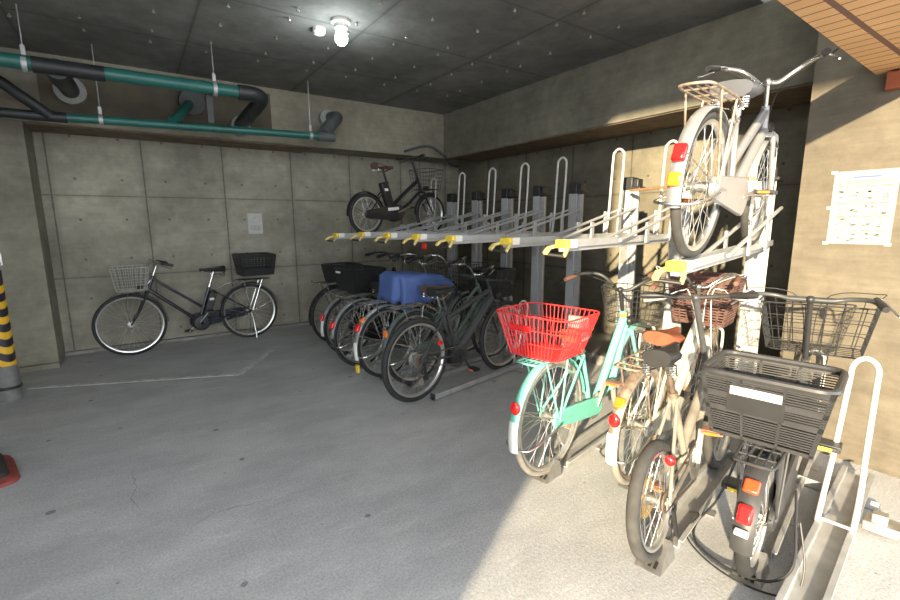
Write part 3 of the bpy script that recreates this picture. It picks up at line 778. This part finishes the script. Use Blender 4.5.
# ------------------------------------------------------------------ the bicycles
G_LOW, G_UP = 'bicycles on the lower tier', 'bicycles on the upper tier'
Z0 = .014
# 1 near e-bike
near = bicycle('black small-wheeled e-bike nearest the camera with a large black plastic rear basket', (1.994, .687, Z0), HDEG, G_LOW, lean=0,
  R=.25, Rf=.25, WB=1.10, tr=.026, cs=.48, bbz=.27, sh=.66, stl=.30, kind='mini', frame='grey_paint', metal='black_plastic', spoke='spoke', rim='rim_silver', hl=.20, sl=.345, bar='wide', barm='grey_paint', bars=.93, head_angle=72,
  stem='black_plastic', band='yellow', battery=True, guardm='grey_plastic', gw=.075, ga1=186, ra=154, refl2='orange_red', r2d=-22, rack=True, rackm='grey_plastic', rx1=.22, rx0=-.22,
  fb=dict(top=(.30, .50), bot=(.25, .40), h=.26, mat='dark_mesh', nv=6, nh=4, wr=.0022, rim=.0045, off=(.24, -.02, -.30)),
  rb=dict(type='slat', name='rear_basket', top=(.36, .43), bot=(.27, .34), h=.27, mat='grey_plastic', off=(.10, .02, .01)),
  crank=46, ps=1.35, pedalr='yellow', lever='dull_steel', pedalm='grey_plastic', steer=4, saddle=True, stand='none', chaincase=True, casem='grey_plastic', sW=.18)
r, rb, p = root_rb[id(near)]
MB().box(p+Vector((-.174, .02, .21)), (.008, .17, .032), Matrix.Rotation(-.13, 3, 'Y')).build('basket_plate', 'white', rb)
MB().box((-.284, 0, .315), (.02, .045, .022)).build('light_base', 'white', near, bevel=.004)
MB().box(p+Vector((-.166, .02, .165)), (.010, .19, .09), Matrix.Rotation(-.13, 3, 'Y')).build('basket_panel', 'black_plastic', rb)
# 2 rusty folding bike
fold = bicycle('rusty brown small-wheeled folding bicycle leaning to the left, with a black saddle', (1.74, .955, Z0), HDEG+1, G_LOW, lean=-6,
  R=.255, Rf=.255, WB=1.02, tr=.026, cs=.42, bbz=.27, sh=.875, sW=.155, kind='mini', frame='beige_paint', metal='rust_chrome', spoke='dull_steel', hl=.14, sl=.42, stemr=.016, stem='grey_paint', bar='flat', bars=.9, barm='matt_black', grip='black_plastic',
  guards=False, rack=False, reflector=False, post='brown_paint', chaincase=False, light=False, saddle_mat='saddle_black', lever='white', cables=True, cable_mat='white', stand='none', tyre='tyre_dusty', pedalm='wood_pedal', crank=80, seat_angle=69)
MB().lathe([(.03, .03), (.085, .028), (.09, .034), (.085, .042), (.03, .042)], (0, 0, .255), 'y', 24).build('spoke_guard', 'brass', fold)
MB().ball((.06, -.05, .42), (.016, .024, .024)).build('seat_reflector', 'red_lens', fold)
# 3 cream bike
white = bicycle('cream city bicycle with a tan leather saddle and brown wicker front basket', (2.19, 1.36, Z0), HDEG, G_LOW, lean=1,
  R=.33, WB=1.10, sh=.81, sL=.30, kind='straight', rt=.022, frame='white_paint', metal='chrome', rim='rust_chrome', spoke='spoke', saddle_mat='saddle_brown', tyre='tyre_cream', grip='brown_grip', barm='chrome', bars=.88, hl=.17, sl=.20,
  guardm='rust_chrome', refl2='orange_lens', r2d=-15, rround=True, reflm='red_lens', ra=158, ga1=195, tail='white', rackm='rust_chrome', staym='rust_chrome', cable_mat='white',
  fb=dict(type='slat', top=(.30, .40), bot=(.24, .31), h=.32, mat='wicker', rows=17, solid=((0, .06), (.93, 1.)), posts=7, rim=.012, off=(.25, .02, -.27)), casem='white_paint', sW=.22)
# 4 mint bike
teal = bicycle('mint green city bicycle with a red wire basket on the rear rack', (1.856, 1.70, Z0), HDEG, G_LOW, lean=0,
  R=.34, WB=1.12, sh=.80, kind='fat', frame='teal_paint', metal='chrome', rim='rim_silver', tyre='tyre_cream', spoke='spoke', bar='city', barm='matt_black', stem='black_plastic', grip='brown_grip', bars=1.05, hl=.15, sl=.16, band='yellow',
  guardm='teal_paint', ga1=193, ra=156, rround=True, reflm='red_lens', tail='white', casem='teal_paint', cr=.06, ar=.05, pedalm='wood_pedal', rackm='teal_paint', lever='black_plastic', display=True, rzo=.028, steer=0, crank=62, saddle_mat='saddle_brown',
  fb=dict(top=(.30, .40), bot=(.24, .30), h=.25, mat='dark_mesh', nv=9, nh=6, wr=.0018, rim=.004, off=(.25, 0, -.26)),
  rb=dict(top=(.38, .46), bot=(.30, .31), h=.23, mat='red_wire', nv=14, nh=3, wr=.0026, rim=.004, rad=.06, floor_n=14, off=(-.02, .03, .012)))
r, rb, p = root_rb[id(teal)]
m = MB()
for k in range(22):
    u = -.14+.28*k/21; m.tube([p+Vector((u, -.14, .004)), p+Vector((u, .14, .004))], .0022, 4)
    m.tube([p+Vector((-.14, u, .006)), p+Vector((.14, u, .006))], .0022, 4)
m.build('basket_floor', 'red_wire', rb)
MB().box(p+Vector((-.186, .05, .16)), (.006, .13, .035), Matrix.Rotation(-.19, 3, 'Y')).build('basket_badge', 'red_lens', rb, bevel=.004)
MB().box(p+Vector((.15, -.11, .16)), (.03, .12, .07)).box(p+Vector((.10, -.175, .10)), (.07, .02, .05)).build('basket_clip', 'red_pale', rb, bevel=.008)
# 5 grey sports e-bike
black = bicycle('matt grey sports e-bike with flat bar at the open end of the far row', (1.77, 3.066, Z0), HDEG, G_LOW, lean=1,
  R=.345, WB=1.12, tr=.024, cs=.47, bbz=.30, sh=.90, stl=.46, kind='mtb', frame='matt_black', metal='matt_black', rim='rim_silver', spoke='dark_spoke', bar='flat', barm='matt_black', hl=.15, sl=.07, head_angle=70,
  battery=True, guards=False, rack=False, reflector=False, chaincase=False, spring=False, sW=.15, crank=-55, crankm='matt_black', hub=.045, stand='none', display=True, light=True)
MB().box((.20, -.07, .46), (.05, .02, .03)).build('lock_tag', 'red_lens', black, bevel=.004)
# 6 grey green bike behind it
green = bicycle('grey green city bicycle with a dull brown saddle just behind the sports e-bike', (1.97, 3.43, Z0), HDEG, G_LOW, lean=-1,
  R=.33, WB=1.10, sh=.86, kind='straight', rt=.016, frame='olive_paint', guardm='olive_paint', metal='chrome', saddle_mat='saddle_dullbrown', rround=True, reflm='orange_lens', ra=150, ga1=178, spoke='dull_steel',
  fb=dict(type='slat', top=(.32, .42), bot=(.26, .34), h=.28, mat='dark_mesh', rows=18, solid=((0, .05), (.93, 1.)), posts=16, rim=.006, off=(.25, 0, -.24)), sL=.29)
# 7 blue covered
blue = bicycle('far bicycle with silver rear mudguard under the blue cover', (1.85, 3.74, Z0), HDEG, G_LOW,
  R=.335, WB=1.12, sh=.80, frame='grey_paint', guardm='silver_paint', refl2='orange_lens', reflm='red_lens', ra=150, ga1=196, tail='white', metal='chrome', spoke='dull_steel', battery=True, sl=.17,
  rb=dict(type='slat', name='rear_child_seat', top=(.28, .24), bot=(.26, .22), h=.16, mat='black_plastic', rows=4, posts=2, off=(.25, 0, .01)),
  fb=dict(top=(.30, .40), bot=(.24, .32), h=.25, mat='dark_mesh', nv=9, nh=6, off=(.25, 0, -.24)), bars=1.05)
MB().box((-.345, -.02, .16), (.02, .045, .07)).build('yellow_tag', 'yellow', blue, bevel=.004)
# 8 white guard
wg = bicycle('far black bicycle with a shiny pale rear mudguard, left of the blue cover', (1.80, 4.18, Z0), HDEG, G_LOW,
  R=.335, WB=1.12, sh=.82, frame='black_paint', guardm='silver_paint', reflm='red_lens', ra=158, ga1=178, metal='chrome', battery=True, bars=1.05, sl=.16,
  fb=dict(top=(.30, .40), bot=(.24, .32), h=.25, mat='dark_mesh', nv=9, nh=6, off=(.25, 0, -.24)))
# 9 big basket
bb_ = bicycle('far bicycle with the big dark mesh basket on its rear rack', (1.86, 4.66, Z0), HDEG, G_LOW,
  R=.325, WB=1.10, sh=.82, sl=.16, frame='black_paint', guardm='silver_paint', reflm='red_lens', ra=158, ga1=190, tail='white', barm='matt_black', stand='down',
  rb=dict(type='slat', name='rear_basket', top=(.42, .40), bot=(.34, .32), h=.26, mat='dark_mesh', rows=26, posts=20, solid=((0, .04), (.94, 1.)), rim=.007, off=(.14, -.03, -.02)), battery=True)
r, rb, p = root_rb[id(bb_)]
MB().box(p+Vector((-.205, .11, .22)), (.008, .09, .02)).build('basket_plate', 'white', rb)
# 10 last
last = bicycle('farthest low bicycle, in the corner by the back wall, with a dark rear basket', (1.92, 5.2, Z0), HDEG, G_LOW,
  R=.345, WB=1.12, sh=.82, frame='black_paint', guardm='black_paint', reflector=False, ga1=192, battery=True, stand='down', barm='matt_black',
  rb=dict(type='slat', name='rear_basket', top=(.36, .34), bot=(.30, .28), h=.20, mat='dark_mesh', rows=20, posts=18, solid=((0, .04), (.94, 1.)), rim=.006, off=(.10, 0, .0)))
# 11 by the back wall
left = bicycle('black e-bike standing alone along the back wall with silver front basket', (1.128, 6.147, 0.0), 184.3, None, lean=0,
  R=.345, WB=1.25, cs=.58, bbz=.29, sh=.92, kind='straight', frame='navy_paint', metal='chrome', guardm='chrome', battery=True, stl=.44, hl=.18, sl=.13, ga1=190, stand='down', reflector=False, staym='chrome', bar='wide', grip='black_plastic', bars=.8,
  fb=dict(top=(.34, .38), bot=(.27, .30), h=.25, mat='silver_wire', nv=7, nh=4, wr=.0036, rim=.006, off=(.26, 0, -.26)), ga0=20, crankm='chrome', crank=-50,
  rb=dict(type='slat', name='rear_basket', top=(.42, .40), bot=(.36, .32), h=.25, mat='black_plastic', rows=10, solid=((0, .35), (.90, 1.)), posts=10, rim=.010, off=(-.10, 0, .06)))
# 12 upper black
p0 = along((1.80, UY[0]-.342, 1.303), .42, 0, 1.303)
upb = bicycle('small black e-bike up on the upper rack tier beside the back wall', p0, HDEG, G_UP,
  R=.235, Rf=.25, WB=1.0, tr=.022, cs=.42, bbz=.26, sh=.80, stl=.36, kind='mini', frame='black_paint', metal='black_paint', guardm='black_paint', ga1=185, rack=False, battery=True, hl=.2, sl=.22, bar='flat', barm='matt_black', bars=.85,
  rim='rim_silver', reflector=False, stand='none', spring=False, saddle_mat='saddle_dullbrown', fb=dict(top=(.30, .38), bot=(.25, .30), h=.24, mat='dark_mesh', nv=7, nh=5, off=(.24, 0, -.36)))
MB().box((.33, -.085, .30), (.16, .012, .035), Matrix.Rotation(-.1, 3, 'Y')).build('chain_guard', 'white', upb, bevel=.004)
# 13 silver upper
silver = bicycle('silver city bicycle parked up on the upper rack tray above the cream bicycle', (2.04, 1.075, 1.285), HDEG, G_UP, pitch=-.6, lean=4,
  R=.308, WB=1.10, sh=.755, kind='straight', rt=.022, frame='silver_paint', metal='chrome', guardm='silver_paint', saddle_mat='saddle_grey', ga1=196, ra=160, reflm='red_lens', refl2='orange_lens', r2d=17, tyre='tyre_dusty', bar='city', bars=.9, hl=.15, sl=.12,
  rackm='rust_chrome', light=True, casem='silver_paint', sW=.22, stand='up', lever='chrome', grip='black_plastic', crank=10)

# ------------------------------------------------------------------ loose things on the bicycles
def blue_cover():
    m = MB(); n = 72; rings = []
    def top_z(x): return .985-.02*math.sin((x-.05)*9)-.36*max(0, x-.30)
    for q in range(15):
        t = q/14                                    # 0 hem ... 1 middle of the top
        ring = []
        for k in range(n):
            a = 2*PI*k/n; ca, sa = math.cos(a), math.sin(a)
            ex = .5 if t < .62 else .5+.5*(t-.62)/.38
            x = (abs(ca)**ex)*(1 if ca > 0 else -1); y = (abs(sa)**ex)*(1 if sa > 0 else -1)
            hx, hy = .375, .20
            if t < .62:                             # skirt
                u = t/.62; f = (1-u)
                fold = f*(.05*math.sin(a*8+.7)+.03*math.sin(a*13+2)+.03*math.sin(a*5))+.012*math.sin(a*11+u*4)
                hem = .70+.05*math.sin(a*4+1)+.03*math.sin(a*9)+.10*max(0, x)
                X = .36+hx*x*(1.02+fold+.05*f); Yy = hy*y*(1.02+fold*1.3+.10*f)
                z = lerp(hem, top_z(.36+hx*x)-.012, u**.85)
            else:
                u = (t-.62)/.38; sc_ = 1-u
                X = .36+hx*x*sc_*1.0; Yy = hy*y*sc_
                z = top_z(X)+.012*math.sin(u*PI/2)-.022*math.exp(-((X-.28)/.14)**2-(Yy/.1)**2)+.012*math.sin(X*27+Yy*30)*sc_
            Yy *= 1-.55*max(0, X-.25)
            ring.append(Vector((X, Yy, z)))
        rings.append(ring)
    m.loft(rings[:-1], cap=False); m.f.append(tuple(13*n+k for k in range(n)))
    o = m.build('bicycle_cover', 'blue_cloth', sharp=80)
    sd = o.modifiers.new('thickness', 'SOLIDIFY'); sd.thickness = .004
    o.location = along((1.85, 3.74, 0), .05); o.rotation_euler = (0, 0, HD)
    tag(o, 'blue nylon cover draped over the rear seat of a far bicycle', 'cover')
blue_cover()
# cable lock looped round the rear wheel of the near e-bike
P = [along((1.994, .687, 0), t, y, z) for t, y, z in [(.45, .14, .42), (.30, .20, .12), (.14, .25, .03), (.02, .22, .012), (-.05, .12, .012), (-.075, .02, .02), (-.08, -.08, .05), (-.06, -.14, .14), (.06, -.12, .26), (.16, -.10, .34)]]
c = MB().tube(cr(P, 8), .0055, 8).build('cable_lock', 'black_plastic')
P = [along((1.994, .687, 0), t, y, z) for t, y, z in [(.06, -.135, .26), (.0, -.17, .12), (-.05, -.16, .02), (-.10, -.10, .014), (-.12, .02, .014), (-.07, .16, .014), (.02, .26, .03), (.16, .25, .06), (.2, .3, .03)]]
MB().tube(cr(P, 8), .004, 8).build('second_loop', 'black_plastic', c)
tag(c, 'black cable lock hanging in loops round the rear wheel of the nearest e-bike', 'lock')
# bar bungee / stick across the upper tray
a, b = (3.45, 2.36, 1.70), (2.62, 1.10, 1.66)
s_ = MB().bar(a, b, .03, .018).build('wooden_strip', 'saddle_dullbrown')
s_.data.materials[0] = plain('bare_wood', (.38, .22, .11), .7, 0, .2, 20)
tag(s_, 'thin brown strip running from a rack post to the silver bicycle', 'strip')
tg = MB().box((0, 0, 0), (.012, .05, .05)).build('rack_tag', 'red_lens'); tg.location = TB(3, .10)[:2]+(1.255,)
tag(tg, 'small red tag hanging under an upper tray above the blue cover', 'tag')

# ------------------------------------------------------------------ ceiling: lamp, detector, pins
lt = thing('ceiling_lamp', 'lit bare bulb in a round white socket on the concrete ceiling', 'lamp', (1.525, 3.74, ZC))
MB().lathe([(.0, 0), (.075, 0), (.075, -.022), (.055, -.035), (.05, -.06), (.0, -.06)], (0, 0, 0), 'z', 24, closed=False).build('socket', 'white', lt)
m = MB(); pr = [(.001, -.185), (.028, -.18), (.046, -.16), (.05, -.13), (.042, -.095), (.032, -.07), (.03, -.05), (.001, -.05)]
m.lathe(pr, (0, 0, 0), 'z', 24, closed=False).build('bulb', 'bulb', lt)
ld = bpy.data.lights.new('bulb_glow', 'POINT'); ld.energy = 8; ld.color = (.90, 1.0, .97); ld.shadow_soft_size = .06
lo = bpy.data.objects.new('bulb_glow', ld); COL.objects.link(lo); lo.location = (1.525, 3.74, ZC-.26)
dt = MB().lathe([(.0, 0), (.052, 0), (.052, -.03), (.04, -.045), (.0, -.047)], (0, 0, 0), 'z', 24, closed=False).build('smoke_detector', 'white')
dt.location = (1.435, 3.99, ZC); tag(dt, 'small round white detector on the ceiling beside the bulb', 'detector')
# insulation pins (thin wire with a washer) in rows under the slab
xs = [-1.07, -.62, -.17, .283, .735, 1.185, 1.65, 2.092, 2.55, 3.0, 3.43]
pins = []
for i, x in enumerate(xs):
    for y in (2.55, 2.83, 3.28, 3.70, 3.92, 4.34, 4.77, 5.04):
        px, py = x+random.uniform(-.015, .015), y+random.uniform(-.02, .02)
        if abs(px-1.525) < .1 and abs(py-3.74) < .13: continue
        pins.append((px, py))
for k, (x, y) in enumerate(pins):
    o = bpy.data.objects.new('ceiling_pin', pinmesh) if k else MB().cyl((0, 0, 0), (0, 0, -.016), .006, 6).ball((0, 0, -.018), (.014, .014, .009), 8).build('ceiling_pin', 'dull_steel')
    if k: COL.objects.link(o)
    pinmesh = o.data
    o.location = (x, y, ZC); tag(o, 'short metal pin poking down from the concrete ceiling, one of the rows of pins', 'pin', 'metal pins under the ceiling')

# ------------------------------------------------------------------ pipes
pt = thing('drain_pipe', 'thick green wrapped pipe hung just under the ceiling at the left', 'pipe', (0, 4.8, 2.64))
MB().tube([(-3.4, 0, -.02), (.98, 0, .0)], .052, 20).build('pipe_run', 'green_pipe', pt)
MB().tube(cr([(.93, 0, 0), (1.07, .01, -.0), (1.15, .10, -.015), (1.14, .28, -.05), (1.13, .45, -.07)], 6), .068, 18).build('elbow', 'dark_pipe', pt)
MB().cyl((1.13, .45, -.07), (1.13, 1.17, -.10), .072, 18).build('end_sleeve', 'dark_pipe', pt)
MB().cyl((1.13, 1.02, -.10), (1.13, 1.17, -.10), .10, 18).build('wall_collar', 'pale_sleeve', pt)
MB().box((.69, .06, -.16), (.05, .03, .26)).build('drop_bracket', 'dark_pipe', pt)
MB().tube([(-.50, .0, -.012), (-.06, .0, -.01)], .058, 18).build('joint_wrap', 'dark_pipe', pt)
MB().tube(cr([(-.36, .0, -.02), (-.36, .25, -.02), (-.36, .7, .03), (-.36, 1.16, .07)], 6), .075, 16).build('branch', 'dark_pipe', pt)
MB().cyl((-.36, 1.04, .06), (-.36, 1.17, .07), .125, 22).build('branch_collar', 'pale_sleeve', pt)
p2 = thing('drain_pipe', 'thinner green pipe running low along the beam of the back wall', 'pipe', (0, 5.45, 2.42))
MB().tube([(-.48, 0, -.045), (1.95, 0, .02)], .038, 18).build('pipe_run', 'green_pipe', p2)
MB().tube([(-.62, 0, -.05), (-.38, 0, -.045)], .045, 16).build('joint_wrap', 'dark_pipe', p2)
MB().tube(cr([(-.50, -.02, -.04), (-.66, -.10, .08), (-.85, -.2, .19), (-1.3, -.2, .2), (-2.6, -.2, .2)], 5), .045, 14).build('offset_bend', 'dark_pipe', p2)
MB().tube([(-2.6, 0, -.06), (-.60, 0, -.05)], .040, 14).build('pipe_tail', 'dark_pipe', p2)
MB().tube([(1.88, 0, .018), (2.08, .0, .024)], .052, 16).build('end_cap', 'grey_pipe', p2)
MB().tube(cr([(1.96, .02, .05), (2.08, .10, .18), (2.20, .22, .29), (2.24, .36, .33), (2.20, .53, .34)], 6), .075, 16).build('elbow', 'grey_pipe', p2)
MB().cyl((2.18, .44, .33), (2.18, .53, .33), .10, 18).build('wall_collar', 'pale_sleeve', p2)
MB().tube(cr([(.42, 0, .01), (.50, .10, .10), (.60, .28, .24), (.66, .52, .32)], 6), .045, 14).build('branch', 'green_pipe', p2)
MB().cyl((.66, .36, .30), (.66, .53, .33), .125, 20).build('branch_collar', 'dark_pipe', p2)
def hanger(x, y, zt, r, zp, lab):
    t = thing('pipe_hanger', lab, 'pipe hanger', (x, y, zp))
    MB().cyl((0, 0, r+.06), (0, 0, zt-zp), .005, 8).build('rod', 'dull_steel', t)
    MB().box((0, 0, r+.045), (.03, .022, .07)).build('turnbuckle', 'galv', t, bevel=.004)
    m = MB().lathe([(r+.002, -.016), (r+.006, -.016), (r+.006, .016), (r+.002, .016)], (0, 0, 0), 'x', 24); m.build('ring_clamp', 'galv', t)
hanger(.735, 4.8, ZC, .052, 2.636, 'rod hanger with bright clamp near the elbow of the thick green pipe')
hanger(-.54, 4.8, ZC, .052, 2.623, 'rod hanger with bright clamp holding the thick green pipe at the left edge')
hanger(-.14, 5.45, ZC, .038, 2.384, 'rod hanger with bright clamp at the left of the thin green pipe')
hanger(1.80, 5.45, ZC, .038, 2.436, 'rod hanger with bright clamp at the right end of the thin green pipe')
bk = MB().box((.45, 5.965, 2.72), (2.1, .03, .46)).build('insulation_board', 'insul'); tag(bk, 'dark brown insulation board on the beam behind the green pipes', 'board')
cb = MB().tube(cr([(3.3, 5.93, 2.44), (3.7, 5.94, 2.55), (3.95, 5.9, 2.43), (4.25, 6.2, 2.36), (4.6, 6.45, 2.36)], 6), .018, 8).build('wall_cable', 'grey_pipe')
tag(cb, 'sagging grey cable in the far corner above the small black bicycle', 'cable')

# ------------------------------------------------------------------ notices
nt_ = thing('notice_sheet', 'large cream notice with printed diagrams taped to the right pier', 'notice', (3.448, .86, 1.52))
MB().box((0, 0, 0), (.002, .285, .415)).build('paper', 'paper', nt_)
ink = MB(); fr = MB(); bl = MB()
rnd = random.Random(3)
bl.box((-.002, -.005, .172), (.001, .12, .010))
for z in (.150, .139): ink.box((-.002, -.01, z), (.001, .20, .003))
fr.box((-.002, .113, .145), (.001, .022, .022))
for row, (z0, z1) in enumerate(((.03, .115), (-.045, .02), (-.115, -.055), (-.195, -.135))):
    for cidx in range(4):
        y0 = -.125+.0625*cidx
        for zz in (z0, z1): fr.box((-.002, y0+.031, zz), (.001, .058, .0015))
        for yy in (y0+.002, y0+.060): fr.box((-.002, yy, (z0+z1)/2), (.001, .0015, z1-z0))
        for k in range(4):
            yy, zz = y0+.031+rnd.uniform(-.016, .016), (z0+z1)/2+rnd.uniform(-.022, .022)
            ink.box((-.002, yy, zz), (.001, rnd.uniform(.006, .02), rnd.uniform(.002, .012)))
        ink.box((-.002, y0+.03, z1+.006), (.001, .045, .004))
ink.build('printed_text', 'ink', nt_); fr.build('printed_boxes', 'ink_faint', nt_); bl.build('title_line', 'ink_blue', nt_)
for y, z in ((.145, .205), (.147, .0), (.145, -.205), (-.135, -.205)):
    MB().box((-.002, y, z), (.002, .028, .016)).build('tape', 'tape', nt_)
n2 = thing('notice_sheet', 'small faded notice taped to the back wall above the black e-bike', 'notice', (1.345, 6.508, 1.437))
MB().box((0, 0, 0), (.18, .003, .265)).build('paper', 'paper_grey', n2)
m = MB()
for k in range(7): m.box((-.05+.017*k, -.002, -.05-.01*(k % 2)), (.006, .001, .07))
m.lathe([(.03, -.002), (.034, -.002), (.034, -.001), (.03, -.001)], (.02, 0, .055), 'y', 16, a0=0, a1=PI)
m.build('printed_marks', 'ink_faint', n2)

# ------------------------------------------------------------------ left edge: striped guard pipe and stand base
gp = thing('striped_guard_pipe', 'grey downpipe wrapped in a black and yellow striped guard', 'guard pipe', (-.985, 5.08, 0))
MB().cyl((0, 0, .0), (0, 0, .30), .082, 24).build('pipe_foot', 'pvc_grey', gp)
MB().lathe([(.083, .10), (.09, .10), (.09, .125), (.083, .125)], (0, 0, 0), 'z', 24).build('band', 'black_plastic', gp)
MB().cyl((0, 0, .30), (0, 0, 2.40), .055, 20).build('pipe', 'pvc_grey', gp)
MB().cyl((0, 0, .30), (0, 0, 1.08), .077, 28).build('guard_sleeve', 'guard_black', gp)
st = MB()
for k in range(6):
    z = .36+.125*k; n = 28; rg = []
    for q in range(n+1):
        a = 2*PI*q/n; zz = z+.09*math.sin(a-PI*.25+PI*.0)*1.0
        rg.append([Vector((.078*math.cos(a), .078*math.sin(a), max(.30, min(1.08, zz)))), Vector((.079*math.cos(a), .079*math.sin(a), max(.30, min(1.08, zz+.032)))), Vector((.079*math.cos(a), .079*math.sin(a), max(.30, min(1.08, zz+.06))))])
    st.loft(rg, cap=False, wrap=False)
st.build('yellow_stripes', 'guard_yellow', gp)
m = MB().box((0, 0, 1.13), (.17, .03, .03)).box((.08, 0, 1.17), (.03, .03, .10)); m.build('bracket', 'dull_steel', gp)
sb = thing('stand_base', 'worn red and black rubber stand base on the floor at the left edge', 'stand base', (-.98, 3.52, 0), (0, 0, .25))
def pad(w, d, z0, z1, mat, nm, rr):
    m = MB(); rg = []
    for zz, k in ((z0, 1.0), (z0+(z1-z0)*.5, .97), (z1, .80)):
        rg.append(round_loop([Vector((-w*k, -d*k, zz)), Vector((w*k, -d*k, zz)), Vector((w*k, d*k, zz)), Vector((-w*k, d*k, zz))], rr))
    m.loft(rg); m.build(nm, mat, sb)
pad(.27, .24, 0, .035, 'stand_red', 'foot', .09); pad(.23, .20, .034, .085, 'stand_black', 'weight', .08)
MB().cyl((0, 0, .084), (0, 0, .9), .02, 14).build('pole', 'pvc_grey', sb)

# ------------------------------------------------------------------ light
w = bpy.data.worlds.new('sky'); bpy.context.scene.world = w; w.use_nodes = True
bg = w.node_tree.nodes['Background']; bg.inputs['Color'].default_value = (.88, .94, 1.0, 1); bg.inputs['Strength'].default_value = WORLD
sd = bpy.data.lights.new('sun', 'SUN'); sd.energy = SUN; sd.color = (1.0, .82, .54); sd.angle = R(.9)
so = bpy.data.objects.new('sun', sd); COL.objects.link(so)
EL = R(SUN_EL); dirv = Vector((.868*math.cos(EL), .497*math.cos(EL), -math.sin(EL)))
so.rotation_euler = dirv.to_track_quat('-Z', 'Y').to_euler(); so.location = (-3, -5, 6)

# ------------------------------------------------------------------ camera
yaw, pit, rol, FPX = 0.601456389, 0.169773656, -0.00424719552, 456.391382
f = Vector((math.sin(yaw)*math.cos(pit), math.cos(yaw)*math.cos(pit), -math.sin(pit)))
r0 = Vector((math.cos(yaw), -math.sin(yaw), 0)); u0 = r0.cross(f)
rv = r0*math.cos(rol)+u0*math.sin(rol); uv = u0*math.cos(rol)-r0*math.sin(rol)
cd = bpy.data.cameras.new('camera'); cd.sensor_width = 36; cd.lens = FPX/900*36; cd.clip_start = .02
co = bpy.data.objects.new('camera', cd); COL.objects.link(co)
mw = Matrix((rv, uv, -f)).transposed().to_4x4(); mw.translation = Vector((0, 0, 1.45)); co.matrix_world = mw
sc = bpy.context.scene; sc.camera = co
sc.view_settings.view_transform = 'Standard'; sc.view_settings.look = 'None'; sc.view_settings.gamma = 1
sc.view_settings.use_curve_mapping = False; sc.view_settings.exposure = EXPO
